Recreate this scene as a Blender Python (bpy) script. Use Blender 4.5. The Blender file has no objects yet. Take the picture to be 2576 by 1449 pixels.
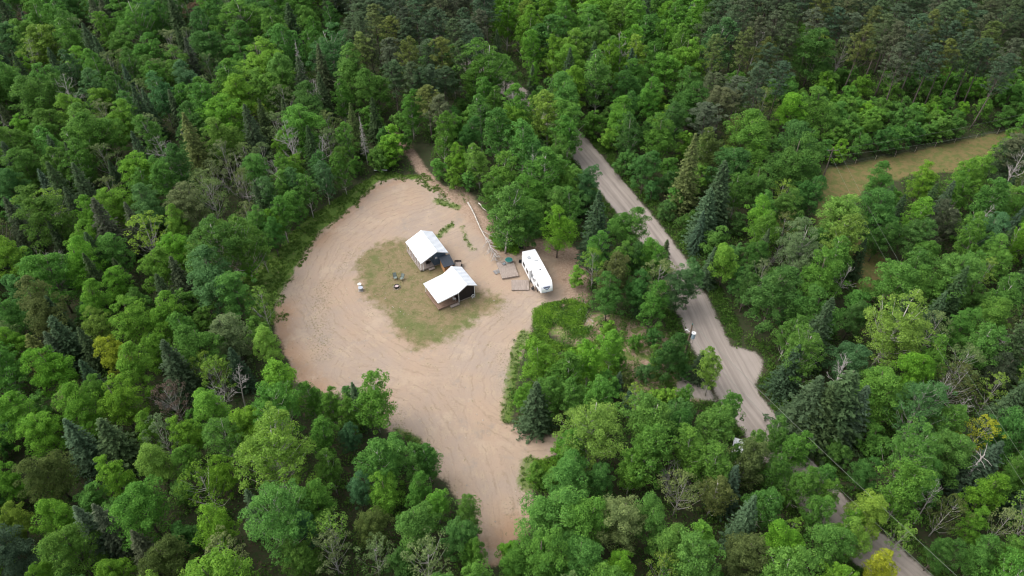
import bpy, math, random
import numpy as np
from mathutils import Vector, Matrix
random.seed(7); RNG = np.random.default_rng(11)
sc = bpy.context.scene
R = math.radians
# ------------------------------------------------------------------ camera, sky, sun, exposure
H = 85.0; DEP = R(43.0); F = 1786.0
cam = bpy.data.cameras.new('camera'); cam_o = bpy.data.objects.new('camera', cam)
sc.collection.objects.link(cam_o); sc.camera = cam_o
cam_o.location = (0, 0, H); cam_o.rotation_euler = (R(90) - DEP, 0, 0)
cam.sensor_width = 36; cam.lens = 36 * F / 2576; cam.clip_start = 1; cam.clip_end = 3000
SUN_DIR = Vector((-0.62, 0.10, 0.85)).normalized()
w = bpy.data.worlds.new('World'); sc.world = w; w.use_nodes = True
nt = w.node_tree; bg = nt.nodes['Background']
sky = nt.nodes.new('ShaderNodeTexSky'); sky.sky_type = 'NISHITA'; sky.sun_disc = False
sky.sun_elevation = math.asin(SUN_DIR.z); sky.sun_rotation = math.atan2(SUN_DIR.x, SUN_DIR.y)
sky.air_density = 1.0; sky.dust_density = 4.0; sky.ozone_density = 1.0
hs = nt.nodes.new('ShaderNodeHueSaturation'); hs.inputs['Saturation'].default_value = 0.4   # overcast: a greyer sky
nt.links.new(sky.outputs[0], hs.inputs['Color']); nt.links.new(hs.outputs[0], bg.inputs[0]); bg.inputs[1].default_value = 0.15
sl = bpy.data.lights.new('sun', 'SUN'); sl.energy = 1.35; sl.angle = R(85); sl.color = (1.0, 0.95, 0.89)
so = bpy.data.objects.new('sun', sl); sc.collection.objects.link(so)
so.rotation_euler = SUN_DIR.to_track_quat('Z', 'Y').to_euler(); so.location = (-60, 40, 120)
sc.view_settings.view_transform = 'Standard'; sc.view_settings.look = 'None'
sc.view_settings.exposure = 0.93; sc.view_settings.gamma = 1
sc.cycles.filter_width = 1.15; sc.cycles.max_bounces = 8; sc.cycles.diffuse_bounces = 6; sc.cycles.transmission_bounces = 4

# ------------------------------------------------------------------ survey helpers (photo pixel <-> ground point)
cD, sD = math.cos(DEP), math.sin(DEP)
def unp(u, v, z=0.0):
    x = (u - 1288) / F; y = -(v - 724.5) / F
    t = (z - H) / (-sD + y * cD)
    return (x * t, (cD + y * sD) * t)
def proj(X, Y, Z):
    c = Y * cD - (Z - H) * sD; up = Y * sD + (Z - H) * cD
    return 1288 + F * X / c, 724.5 - F * up / c
def depth(X, Y, Z): return Y * cD - (Z - H) * sD

# ------------------------------------------------------------------ materials
def mat_base(name):
    m = bpy.data.materials.new(name); m.use_nodes = True
    return m, m.node_tree, m.node_tree.nodes['Principled BSDF']
def node(t, kind, **kw):
    n = t.nodes.new(kind)
    for k, v in kw.items(): setattr(n, k, v)
    return n
def pm(name, c1, c2=None, rough=0.7, metal=0.0, scale=3.0, stretch=(1, 1, 1), bump=0.0, detail=5, spec=0.3):
    m, t, b = mat_base(name); c2 = c2 or tuple(x * 0.7 for x in c1)
    tc = node(t, 'ShaderNodeTexCoord'); mp = node(t, 'ShaderNodeMapping'); mp.inputs['Scale'].default_value = stretch
    n = node(t, 'ShaderNodeTexNoise'); n.inputs['Scale'].default_value = scale; n.inputs['Detail'].default_value = detail
    r = node(t, 'ShaderNodeValToRGB'); r.color_ramp.elements[0].position = 0.32; r.color_ramp.elements[1].position = 0.68
    r.color_ramp.elements[0].color = (*c1, 1); r.color_ramp.elements[1].color = (*c2, 1)
    t.links.new(tc.outputs['Object'], mp.inputs[0]); t.links.new(mp.outputs[0], n.inputs['Vector'])
    t.links.new(n.outputs[0], r.inputs[0]); t.links.new(r.outputs[0], b.inputs['Base Color'])
    b.inputs['Roughness'].default_value = rough; b.inputs['Metallic'].default_value = metal
    b.inputs['Specular IOR Level'].default_value = spec
    if bump:
        bn = node(t, 'ShaderNodeBump'); bn.inputs['Strength'].default_value = bump; bn.inputs['Distance'].default_value = 0.03
        t.links.new(n.outputs[0], bn.inputs['Height']); t.links.new(bn.outputs[0], b.inputs['Normal'])
    return m
def leaf_mat(name, trans=0.25, rough=0.55):
    m, t, b = mat_base(name)
    oi = node(t, 'ShaderNodeObjectInfo'); at = node(t, 'ShaderNodeAttribute', attribute_name='tint')
    hsv = node(t, 'ShaderNodeHueSaturation')
    mh = node(t, 'ShaderNodeMapRange'); mh.inputs[1].default_value = 0.5; mh.inputs[2].default_value = 1.5
    mh.inputs[3].default_value = 0.515; mh.inputs[4].default_value = 0.485
    t.links.new(at.outputs['Fac'], mh.inputs[0]); t.links.new(mh.outputs[0], hsv.inputs['Hue'])
    t.links.new(at.outputs['Fac'], hsv.inputs['Value']); t.links.new(oi.outputs['Color'], hsv.inputs['Color'])
    t.links.new(hsv.outputs[0], b.inputs['Base Color']); b.inputs['Roughness'].default_value = rough
    b.inputs['Specular IOR Level'].default_value = 0.08
    tr = node(t, 'ShaderNodeBsdfTranslucent'); t.links.new(hsv.outputs[0], tr.inputs[0])
    mx = node(t, 'ShaderNodeMixShader'); mx.inputs[0].default_value = trans
    t.links.new(b.outputs[0], mx.inputs[1]); t.links.new(tr.outputs[0], mx.inputs[2])
    t.links.new(mx.outputs[0], t.nodes['Material Output'].inputs[0])
    return m
M = dict(
    leaf=leaf_mat('leaf', 0.40), needle=leaf_mat('needle', 0.08, 0.7),
    roof=pm('white_metal_roof', (.74, .76, .79), (.66, .69, .73), 0.42, 0.0, 1.2, spec=.5),
    white=pm('white_paint', (.80, .80, .79), (.68, .68, .66), 0.5),
    rv=pm('white_fibreglass', (.82, .82, .82), (.76, .77, .78), 0.35, spec=.5),
    rvgrey=pm('grey_trim', (.42, .44, .47), (.35, .37, .40), 0.5),
    siding=pm('blue_grey_siding', (.085, .125, .175), (.065, .095, .135), 0.6, scale=6),
    dark=pm('dark_brown_siding', (.030, .024, .026), (.020, .016, .018), 0.6, scale=6),
    deck=pm('brown_deck', (.27, .18, .13), (.17, .11, .08), 0.75, scale=3, stretch=(6, .4, 1)),
    grey_wood=pm('weathered_wood', (.38, .32, .28), (.21, .17, .145), 0.85, scale=3, stretch=(6, .35, 1)),
    wood=pm('new_pine_wood', (.50, .28, .13), (.36, .19, .09), 0.7, scale=5, stretch=(1, 1, 6)),
    red_wood=pm('split_logs', (.33, .19, .13), (.20, .12, .08), 0.8, scale=9),
    shingle=pm('dark_shingle', (.045, .055, .07), (.025, .032, .042), 0.85, scale=14),
    black=pm('black_metal', (.02, .02, .022), (.035, .035, .037), 0.5, 0.4),
    glass=pm('dark_glass', (.02, .025, .03), (.03, .035, .045), 0.12, spec=.8),
    metal=pm('grey_metal', (.42, .45, .50), (.30, .33, .37), 0.4, 0.7),
    teal=pm('green_plastic', (.02, .13, .12), (.03, .16, .14), 0.45),
    tyre=pm('rubber', (.02, .02, .02), (.03, .03, .03), 0.9),
    fabric=pm('grey_fabric', (.19, .23, .21), (.14, .17, .16), 0.9),
    ash=pm('ash', (.50, .42, .42), (.36, .28, .27), 0.95, scale=12),
    stone=pm('stone', (.42, .38, .34), (.25, .22, .19), 0.9, scale=6),
    birch=pm('birch_bark', (.58, .55, .50), (.26, .23, .20), 0.8, scale=2.0, stretch=(1, 1, 5)),
    bark=pm('grey_bark', (.17, .14, .115), (.09, .072, .06), 0.9, scale=3, bump=.4),
    pinebark=pm('pine_bark', (.15, .125, .105), (.085, .07, .06), 0.9, scale=3),
    deadwood=pm('bleached_wood', (.44, .41, .385), (.26, .24, .225), 0.9, scale=3),
    pole=pm('creosote_pole', (.12, .09, .065), (.07, .055, .04), 0.9, scale=3),
    wire=pm('wire', (.24, .26, .22), (.20, .22, .18), 0.5, 0.3),
    blue=pm('transformer_paint', (.36, .45, .52), (.30, .38, .45), 0.4, spec=.5),
    orange=pm('orange_red', (.4, .05, .02), (.3, .04, .02), .4),
)

# ------------------------------------------------------------------ mesh helpers
def link(o, parent=None):
    sc.collection.objects.link(o)
    if parent: o.parent = parent
    return o
def tag(o, label=None, cat=None, group=None, kind=None):
    if label: o['label'] = label
    if cat: o['category'] = cat
    if group: o['group'] = group
    if kind: o['kind'] = kind
    return o
def empty(name, loc, rz=0.0, scale=None):
    o = bpy.data.objects.new(name, None); o.empty_display_size = 0.3; o.location = loc; o.rotation_euler = (0, 0, rz)
    if scale: o.scale = scale
    return link(o)
def quad_mesh(name, V, Q, tint=None, smooth=False):
    me = bpy.data.meshes.new(name); V = np.asarray(V, dtype=np.float32); Q = np.asarray(Q, dtype=np.int32)
    k = Q.shape[1]
    me.vertices.add(len(V)); me.vertices.foreach_set('co', V.ravel())
    me.loops.add(Q.size); me.loops.foreach_set('vertex_index', Q.ravel())
    me.polygons.add(len(Q)); me.polygons.foreach_set('loop_start', np.arange(0, Q.size, k, dtype=np.int32))
    if tint is not None:
        a = me.attributes.new('tint', 'FLOAT', 'FACE'); a.data.foreach_set('value', np.asarray(tint, dtype=np.float32))
    me.update(calc_edges=True)
    if smooth: me.polygons.foreach_set('use_smooth', np.ones(len(Q), dtype=bool))
    return me
class MB:
    def __init__(s): s.v = []; s.f = []
    def poly(s, pts):
        n = len(s.v); s.v += [tuple(p) for p in pts]; s.f.append(tuple(range(n, n + len(pts)))); return s
    def box(s, x0, x1, y0, y1, z0, z1):
        n = len(s.v)
        s.v += [(x, y, z) for z in (z0, z1) for x, y in ((x0, y0), (x1, y0), (x1, y1), (x0, y1))]
        s.f += [tuple(n + i for i in q) for q in ((3, 2, 1, 0), (4, 5, 6, 7), (0, 1, 5, 4), (1, 2, 6, 5), (2, 3, 7, 6), (3, 0, 4, 7))]
        return s
    def prism(s, prof, y0, y1, axis='y'):          # profile in (x,z), extruded along y
        n = len(s.v); k = len(prof)
        s.v += [(x, y0, z) for x, z in prof] + [(x, y1, z) for x, z in prof]
        s.f.append(tuple(n + i for i in range(k))); s.f.append(tuple(n + k + i for i in reversed(range(k))))
        for i in range(k): j = (i + 1) % k; s.f.append((n + j, n + i, n + k + i, n + k + j))
        return s
    def tube(s, pts, rad, k=6, cap=True):
        pts = [Vector(p) for p in pts]
        if not isinstance(rad, (list, tuple)): rad = [rad] * len(pts)
        base = len(s.v)
        for i, p in enumerate(pts):
            d = (pts[min(i + 1, len(pts) - 1)] - pts[max(i - 1, 0)]); d.normalize()
            a = d.orthogonal() if abs(d.z) < .9 else Vector((1, 0, 0)) - d * d.x
            a.normalize(); b = d.cross(a)
            for j in range(k):
                t = 2 * math.pi * j / k; s.v.append(tuple(p + (a * math.cos(t) + b * math.sin(t)) * rad[i]))
        for i in range(len(pts) - 1):
            for j in range(k):
                s.f.append((base + i * k + j, base + i * k + (j + 1) % k, base + (i + 1) * k + (j + 1) % k, base + (i + 1) * k + j))
        if cap:
            s.f.append(tuple(base + j for j in reversed(range(k)))); s.f.append(tuple(base + (len(pts) - 1) * k + j for j in range(k)))
        return s
    def cyl(s, x, y, z0, z1, r, k=16, r1=None): return s.tube([(x, y, z0), (x, y, z1)], [r, r if r1 is None else r1], k)
    def slab(s, a, b, c, d, th):                    # quad slab a,b,c,d (top), thickness th downwards
        n = len(s.v); T = [Vector(p) for p in (a, b, c, d)]
        s.v += [tuple(p) for p in T] + [tuple(p - Vector((0, 0, th))) for p in T]
        s.f += [tuple(n + i for i in q) for q in ((0, 1, 2, 3), (7, 6, 5, 4), (0, 4, 5, 1), (1, 5, 6, 2), (2, 6, 7, 3), (3, 7, 4, 0))]
        return s
    def mesh(s, name):
        me = bpy.data.meshes.new(name); me.from_pydata(s.v, [], s.f); me.update(); return me
    def build(s, name, mat, parent=None, bevel=0.0, smooth=False):
        me = s.mesh(name)
        if bevel or True:
            import bmesh
            bm = bmesh.new(); bm.from_mesh(me); bmesh.ops.recalc_face_normals(bm, faces=bm.faces)
            if bevel: bmesh.ops.bevel(bm, geom=[e for e in bm.edges if len(e.link_faces) == 2 and e.calc_face_angle(0) > .6], offset=bevel, segments=2, affect='EDGES', clamp_overlap=True)
            bm.to_mesh(me); bm.free()
        me.materials.append(M[mat] if isinstance(mat, str) else mat)
        if smooth:
            for p in me.polygons: p.use_smooth = True
        return link(bpy.data.objects.new(name, me), parent)

# ------------------------------------------------------------------ terrain
def W(pts): return [unp(u, v) for u, v in pts]
P_clear = W([(955,452),(1000,447),(1060,452),(1110,490),(1150,512),(1200,520),(1240,590),(1290,618),(1400,608),(1470,640),(1470,740),(1400,770),(1350,795),(1330,840),(1315,880),(1290,930),(1275,1000),(1275,1060),(1310,1082),(1370,1090),(1420,1095),(1425,1130),(1390,1150),(1340,1180),(1335,1240),(1350,1290),(1330,1340),(1270,1390),(1250,1420),(1210,1420),(1190,1300),(1120,1220),(1080,1130),(1040,1090),(980,1085),(900,1010),(820,990),(750,960),(720,900),(690,820),(692,770),(735,690),(768,625),(800,585),(880,525)])
P_lawn = W([(893,655),(925,625),(965,610),(1020,600),(1100,640),(1150,690),(1215,735),(1262,745),(1258,772),(1205,800),(1150,842),(1100,868),(1050,878),(1000,850),(985,810),(955,770),(918,755),(903,700)])
P_verge = W([(960,430),(1010,440),(1075,440),(1130,500),(1120,510),(1060,460),(1000,450),(955,458),(880,530),(800,592),(772,640),(745,690),(712,740),(715,800),(690,815),(610,800),(600,700),(700,620),(760,560),(860,490)])
P_strip = W([(2050,560),(2075,425),(2150,412),(2250,392),(2400,358),(2600,318),(2700,300),(2700,330),(2600,352),(2500,385),(2420,430),(2300,440),(2200,465),(2145,505),(2130,545),(2160,600),(2235,650),(2260,740),(2160,760),(2150,650),(2080,590)])
P_soil = W([(1120,470),(1165,470),(1215,530),(1290,612),(1400,600),(1480,640),(1480,760),(1425,770),(1410,700),(1400,650),(1320,640),(1260,650),(1215,600),(1160,530)])
P_side = W([(1830,866),(1865,876),(1900,884),(1918,902),(1915,940),(1895,970),(1870,955)])
P_dry = W([(1480,790),(1560,800),(1720,850),(1740,960),(1770,1010),(1700,1020),(1560,1000),(1480,900),(1420,860),(1370,830)])
P_spur = W([(1725,925),(1765,945),(1800,1010),(1745,1000),(1700,1010),(1700,970)])
road_c = W([(1180,165),(1290,228),(1380,290),(1455,367),(1550,482),(1622,570),(1690,665),(1735,750),(1785,860),(1862,1000),(1915,1070),(2040,1230),(2150,1345),(2240,1425),(2360,1530)])
trail_c = W([(990,335),(1032,382),(1062,430),(1105,475),(1150,520)])
red_l = [(W([(712,780),(708,850),(740,930),(800,975)]), 1.8), (W([(1300,1335),(1250,1385),(1240,1420)]), 2.2), (W([(1010,455),(940,475),(880,530),(800,610)]), .6), (W([(1420,700),(1440,660)]), 1.5)]
green_l = [(W([(1095,600),(1120,578),(1135,565)]), .6), (W([(1162,570),(1172,600),(1188,628)]), .2), (W([(1300,880),(1285,960),(1275,1050)]), .8), (W([(1335,1165),(1325,1215)]), 1.2), (W([(1100,505),(1150,520)]), .8), (W([(1320,840),(1300,880)]), .9), (W([(1000,1080),(1050,1110)]), .5)]
dark_green_l = [(W([(1010,790),(1040,825),(1120,850),(1190,800)]), 1.3), (W([(930,700),(945,640)]), .6)]
track_l = [W([(1255,1420),(1230,1280),(1180,1130),(1090,980),(950,900),(840,820),(790,730),(850,610),(960,530),(1060,500)]),
           W([(1250,1420),(1235,1250),(1190,1080),(1170,950),(1230,840),(1330,760),(1420,700)]), W([(1480,1125),(1330,1120),(1210,1050),(1120,960),(900,930)])]
def seg_d(X, Y, a, b):
    dx, dy = b[0] - a[0], b[1] - a[1]; L = dx * dx + dy * dy + 1e-9
    t = np.clip(((X - a[0]) * dx + (Y - a[1]) * dy) / L, 0, 1)
    return np.hypot(X - a[0] - t * dx, Y - a[1] - t * dy), t
def sd_poly(X, Y, P):
    D = np.full(X.shape, 1e9); ins = np.zeros(X.shape, bool)
    for i in range(len(P)):
        a, b = P[i], P[(i + 1) % len(P)]
        d, _ = seg_d(X, Y, a, b); D = np.minimum(D, d)
        c = ((a[1] > Y) != (b[1] > Y)); xi = (b[0] - a[0]) * (Y - a[1]) / ((b[1] - a[1]) + 1e-12) + a[0]
        ins ^= c & (X < xi)
    return np.where(ins, D, -D)
def sd_line(X, Y, P, hw):
    D = np.full(X.shape, 1e9)
    for i in range(len(P) - 1): D = np.minimum(D, seg_d(X, Y, P[i], P[i + 1])[0])
    return hw - D
def st_line(X, Y, P):
    D = np.full(X.shape, 1e9); S = np.zeros(X.shape); T = np.zeros(X.shape); acc = 0
    for i in range(len(P) - 1):
        a, b = P[i], P[i + 1]; L = math.hypot(b[0] - a[0], b[1] - a[1]); d, t = seg_d(X, Y, a, b)
        sg = np.sign((b[0] - a[0]) * (Y - a[1]) - (b[1] - a[1]) * (X - a[0])); m = d < D
        S = np.where(m, acc + t * L, S); T = np.where(m, d * sg, T); D = np.where(m, d, D); acc += L
    return S, T, D
ST = 0.5
xs = np.arange(-175, 175.01, ST); ys = np.arange(22, 236.01, ST)
GX, GY = np.meshgrid(xs, ys); nx, ny = len(xs), len(ys)
def lown(X, Y, s, seed):
    r = np.random.default_rng(seed); o = np.zeros(X.shape)
    for k in range(7):
        a = r.uniform(0, 6.28); f = r.uniform(.6, 1.6) / s; o += np.sin((X * math.cos(a) + Y * math.sin(a)) * f * 6.28 + r.uniform(0, 6.28))
    return o / 4
f_clear = sd_poly(GX, GY, P_clear) + 0.45 * lown(GX, GY, 4, 1)
f_lawn = sd_poly(GX, GY, P_lawn) + 0.5 * lown(GX, GY, 3, 2)
f_verge = sd_poly(GX, GY, P_verge) + 0.3 * lown(GX, GY, 2, 3)
f_strip = sd_poly(GX, GY, P_strip) + 0.4 * lown(GX, GY, 5, 4)
f_soil = sd_poly(GX, GY, P_soil)
f_dry = np.maximum(sd_poly(GX, GY, P_dry), -3)
f_road = np.maximum(np.maximum(sd_line(GX, GY, road_c, 3.1), sd_poly(GX, GY, P_side)), sd_poly(GX, GY, P_spur)) + 0.15 * lown(GX, GY, 3, 5)
f_trail = sd_line(GX, GY, trail_c, 1.1) + 0.2 * lown(GX, GY, 2, 6)
f_red = np.max([sd_line(GX, GY, p, h) for p, h in red_l], axis=0)
f_green = np.max([sd_line(GX, GY, p, h) for p, h in green_l], axis=0) + 0.3 * lown(GX, GY, 1.5, 7)
f_weedy = np.max([sd_line(GX, GY, W([(815,720),(800,800),(812,890)]), 1.6), sd_line(GX, GY, W([(940,740),(930,800)]), .5), sd_line(GX, GY, W([(880,640),(850,700)]), .6), sd_line(GX, GY, W([(1270,760),(1260,800)]), 1.0), sd_line(GX, GY, W([(1260,880),(1280,1000)]), .8), sd_line(GX, GY, W([(1300,1280),(1330,1240)]), 1.5), sd_line(GX, GY, W([(1000,1040),(1010,1100)]), 1.0)], axis=0)
f_dg = np.max([sd_line(GX, GY, p, h) for p, h in dark_green_l], axis=0)
S0, T0, D0 = st_line(GX, GY, track_l[0])
for k, p in enumerate(track_l[1:]):
    S1, T1, D1 = st_line(GX, GY, p); m = D1 < D0; S0 = np.where(m, S1 + 100 * (k + 1), S0); T0 = np.where(m, T1, T0); D0 = np.minimum(D0, D1)
SR, TR, DR = st_line(GX, GY, road_c)
onroad = (f_road > -1) & (f_clear < 0); S0 = np.where(onroad, SR + 500, S0); T0 = np.where(onroad, TR, T0)
open_ = np.max([f_clear, f_road, f_strip, f_trail, f_verge], axis=0)
far = np.clip((-open_ - 1.0) / 6, 0, 1)
GZ = far * (0.35 + 0.35 * lown(GX, GY, 14, 8)) + 0.05 * lown(GX, GY, 6, 9)
GZ += np.where(f_clear > 0, 0.02 * lown(GX, GY, 1.3, 10), 0.05 * lown(GX, GY, 1.7, 12)) - 0.06
ter, t, b = mat_base('terrain')
def att(n): return node(t, 'ShaderNodeAttribute', attribute_name=n).outputs['Fac']
geo = node(t, 'ShaderNodeTexCoord').outputs['Object']
def noise(scale, det=6, vec=None, rough=.55):
    n = node(t, 'ShaderNodeTexNoise'); n.inputs['Scale'].default_value = scale; n.inputs['Detail'].default_value = det
    n.inputs['Roughness'].default_value = rough; t.links.new(vec or geo, n.inputs['Vector']); return n.outputs[0]
def math_(op, a, c):
    n = node(t, 'ShaderNodeMath', operation=op)
    for i, x in enumerate((a, c)):
        if isinstance(x, (int, float)): n.inputs[i].default_value = x
        else: t.links.new(x, n.inputs[i])
    return n.outputs[0]
def rng_(x, a, c, lo=0, hi=1):
    n = node(t, 'ShaderNodeMapRange', interpolation_type='SMOOTHSTEP'); t.links.new(x, n.inputs[0])
    for i, q in zip((1, 2, 3, 4), (a, c, lo, hi)): n.inputs[i].default_value = q
    return n.outputs[0]
def mix(f, a, c, mode='MIX'):
    n = node(t, 'ShaderNodeMix', data_type='RGBA', blend_type=mode)
    if isinstance(f, (int, float)): n.inputs[0].default_value = f
    else: t.links.new(f, n.inputs[0])
    for i, x in zip((6, 7), (a, c)):
        if isinstance(x, tuple): n.inputs[i].default_value = (*x, 1)
        else: t.links.new(x, n.inputs[i])
    return n.outputs[2]
def mask(name, amp, wid, nz): return rng_(math_('ADD', att(name), math_('MULTIPLY', math_('SUBTRACT', nz, .5), amp)), -wid, wid)
nL, nM, nF, nFF = noise(.09, 5), noise(.7, 8, rough=.65), noise(3.2, 8, rough=.7), noise(14, 4, rough=.8)
# track-aligned streaks
cmb = node(t, 'ShaderNodeCombineXYZ'); t.links.new(math_('MULTIPLY', att('ts'), .05), cmb.inputs[0]); t.links.new(math_('MULTIPLY', att('tt'), 1.3), cmb.inputs[1])
cmb2 = node(t, 'ShaderNodeCombineXYZ'); t.links.new(math_('MULTIPLY', att('ts'), .12), cmb2.inputs[0]); t.links.new(math_('MULTIPLY', math_('ADD', att('tt'), math_('MULTIPLY', nM, 1.6)), 2.6), cmb2.inputs[1])
streak = noise(1.0, 7, cmb.outputs[0], .7)
sand = mix(rng_(nL, .35, .65), (.325, .242, .178), (.290, .232, .188))
sand = mix(rng_(nM, .45, .75, 0, .6), sand, (.36, .285, .20))
sand = mix(math_('MULTIPLY', rng_(streak, .48, .72, 0, .5), rng_(nM, .4, .6)), sand, (.215, .163, .118))
sand = mix(rng_(streak, .30, .44, .4, 0), sand, (.345, .272, .20))
sand = mix(rng_(nF, .56, .72, 0, .45), sand, (.20, .15, .105))
sand = mix(rng_(nFF, .60, .75, 0, .5), sand, (.46, .40, .33))
sand = mix(math_('MULTIPLY', mask('red', 3.0, 2.2, nM), .5), sand, (.29, .16, .085))
rutn = noise(.5, 4); tabs = math_('ABSOLUTE', math_('ADD', att('tt'), math_('MULTIPLY', math_('SUBTRACT', rutn, .5), 2.2)), 0)
def band(c0, wd): return rng_(math_('ABSOLUTE', math_('SUBTRACT', tabs, c0), 0), 0, wd, 1, 0)
ruts = math_('MULTIPLY', math_('MAXIMUM', band(.85, .3), math_('MAXIMUM', band(2.6, .25), band(3.9, .22))), rng_(nM, .38, .6))
sand = mix(rng_(noise(.16, 7, None, .75), .52, .66, 0, .55), sand, (.375, .30, .225))
sand = mix(math_('MULTIPLY', ruts, .4), sand, (.19, .142, .10))
fine = noise(1.0, 3, cmb2.outputs[0], .6); sand = mix(math_('MULTIPLY', rng_(fine, .56, .66, 0, .25), rng_(nM, .62, .45)), sand, (.20, .152, .11)); sand = mix(math_('MULTIPLY', rng_(fine, .32, .42, .2, 0), rng_(nL, .4, .6)), sand, (.35, .28, .21))
sand = mix(math_('MULTIPLY', rng_(noise(.22, 6, None, .7), .55, .7), .6), sand, (.235, .205, .175))
weed = math_('MULTIPLY', rng_(nF, .53, .60), math_('MAXIMUM', rng_(nM, .60, .66), mask('weedy', 2.5, 1.2, nM)))
sand = mix(math_('MULTIPLY', weed, .8), sand, (.14, .13, .075))
soil = mix(rng_(nF, .4, .62), (.23, .16, .115), (.33, .245, .185)); soil = mix(rng_(nM, .55, .7, 0, .7), soil, (.12, .085, .06))
lawn = mix(rng_(nM, .42, .62), (.185, .145, .082), (.125, .122, .052)); lawn = mix(rng_(nF, .33, .47, .6, 0), lawn, (.215, .17, .105)); lawn = mix(rng_(nF, .5, .66, 0, .75), lawn, (.245, .195, .115))
lawn = mix(math_('MULTIPLY', mask('dg', 3.5, 1.6, nM), .6), lawn, (.085, .12, .035)); lawn = mix(rng_(nFF, .55, .7, 0, .5), lawn, (.09, .085, .045))
green = mix(rng_(nF, .4, .6), (.055, .115, .02), (.11, .16, .035)); green = mix(rng_(nM, .55, .7, 0, .6), green, (.19, .16, .085))
road = mix(rng_(streak, .42, .64), (.30, .262, .235), (.235, .205, .18)); road = mix(rng_(streak, .28, .40, .4, 0), road, (.36, .315, .28))
road = mix(math_('MULTIPLY', rng_(math_('ABSOLUTE', math_('SUBTRACT', math_('ABSOLUTE', math_('ADD', att('tt'), .2), 0), .95), 0), 0, .55, 1, 0), .5), road, (.175, .15, .13))
road = mix(rng_(nFF, .55, .72, 0, .4), road, (.5, .46, .42)); road = mix(rng_(nF, .58, .75, 0, .4), road, (.19, .16, .135))
strip = mix(rng_(nM, .42, .6), (.150, .120, .052), (.098, .112, .036)); strip = mix(rng_(nF, .5, .68, 0, .4), strip, (.165, .13, .07))
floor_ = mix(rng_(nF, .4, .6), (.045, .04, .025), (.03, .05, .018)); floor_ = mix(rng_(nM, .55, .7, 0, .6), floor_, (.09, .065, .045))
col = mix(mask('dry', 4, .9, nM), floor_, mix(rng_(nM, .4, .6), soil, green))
col = mix(mask('strip', 2.2, .6, nM), col, strip)
col = mix(mask('verge', 1.6, .5, nM), col, green)
col = mix(mask('trail', 1.6, .5, nF), col, soil)
col = mix(mask('clear', 1.8, .4, nF), col, sand)
col = mix(math_('MULTIPLY', mask('soil', 3.0, 1.0, nM), .85), col, soil)
col = mix(mask('lawn', 5.5, 1.3, nM), col, lawn)
col = mix(math_('MULTIPLY', mask('green', 2.0, .5, nF), .85), col, green)
col = mix(mask('road', 1.3, .35, nF), col, road)
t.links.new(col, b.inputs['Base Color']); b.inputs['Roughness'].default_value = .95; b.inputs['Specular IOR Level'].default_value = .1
bn = node(t, 'ShaderNodeBump'); bn.inputs['Strength'].default_value = .6; bn.inputs['Distance'].default_value = .12
hgt = math_('ADD', math_('MULTIPLY', nF, .6), math_('ADD', math_('MULTIPLY', streak, .4), math_('MULTIPLY', nFF, .25)))
t.links.new(hgt, bn.inputs['Height']); t.links.new(bn.outputs[0], b.inputs['Normal'])
flds = dict(weedy=f_weedy, clear=f_clear, lawn=f_lawn, verge=f_verge, strip=f_strip, soil=f_soil, dry=f_dry, road=f_road, trail=f_trail, red=f_red, green=f_green, dg=f_dg, ts=S0, tt=T0)
def cellv(f): return (f[:-1, :-1] + f[1:, :-1] + f[:-1, 1:] + f[1:, 1:]) / 4
ii = (np.arange(ny - 1)[:, None] * nx + np.arange(nx - 1)[None, :])
owner = np.zeros(ii.shape, int)
owner[cellv(f_strip) > 0] = 4; owner[cellv(f_verge) > 0] = 5; owner[cellv(f_trail) > 0] = 3; owner[cellv(f_clear) > 0] = 1
owner[cellv(f_lawn) > 0] = 2; owner[cellv(f_road) > 0] = 6
names = {0: ('ground', 'dark forest floor under the trees'), 1: ('clearing', 'sandy tan clearing with tyre tracks'), 2: ('lawn', 'patchy dry lawn around the two cabins'),
         3: ('trail', 'narrow dirt trail running from the clearing into the forest'), 4: ('grass_strip', 'brown mown grass strip cut through the forest on the right'),
         5: ('verge', 'green grassy bank along the left edge of the clearing'), 6: ('road', 'grey gravel road with wheel tracks')}
allV = np.stack([GX.ravel(), GY.ravel(), GZ.ravel()], 1)
for k, (nm, lb) in names.items():
    c = ii[owner == k]; Q = np.stack([c, c + 1, c + nx + 1, c + nx], 1)
    u, inv = np.unique(Q, return_inverse=True); me = quad_mesh(nm, allV[u], inv.reshape(Q.shape), smooth=True)
    for an, f in flds.items():
        v = f.ravel()[u] if an in ('ts', 'tt') else np.clip(f.ravel()[u], -6, 6)
        a = me.attributes.new(an, 'FLOAT', 'POINT'); a.data.foreach_set('value', v.astype(np.float32))
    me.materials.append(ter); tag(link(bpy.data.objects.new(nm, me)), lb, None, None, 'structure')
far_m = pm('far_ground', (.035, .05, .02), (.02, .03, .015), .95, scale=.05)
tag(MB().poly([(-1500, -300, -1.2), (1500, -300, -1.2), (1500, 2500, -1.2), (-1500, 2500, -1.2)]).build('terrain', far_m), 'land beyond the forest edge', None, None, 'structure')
def samp(f, x, y):
    i = min(max(int(round((y - 22) / ST)), 0), ny - 1); j = min(max(int(round((x + 175) / ST)), 0), nx - 1); return f[i, j]

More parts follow.
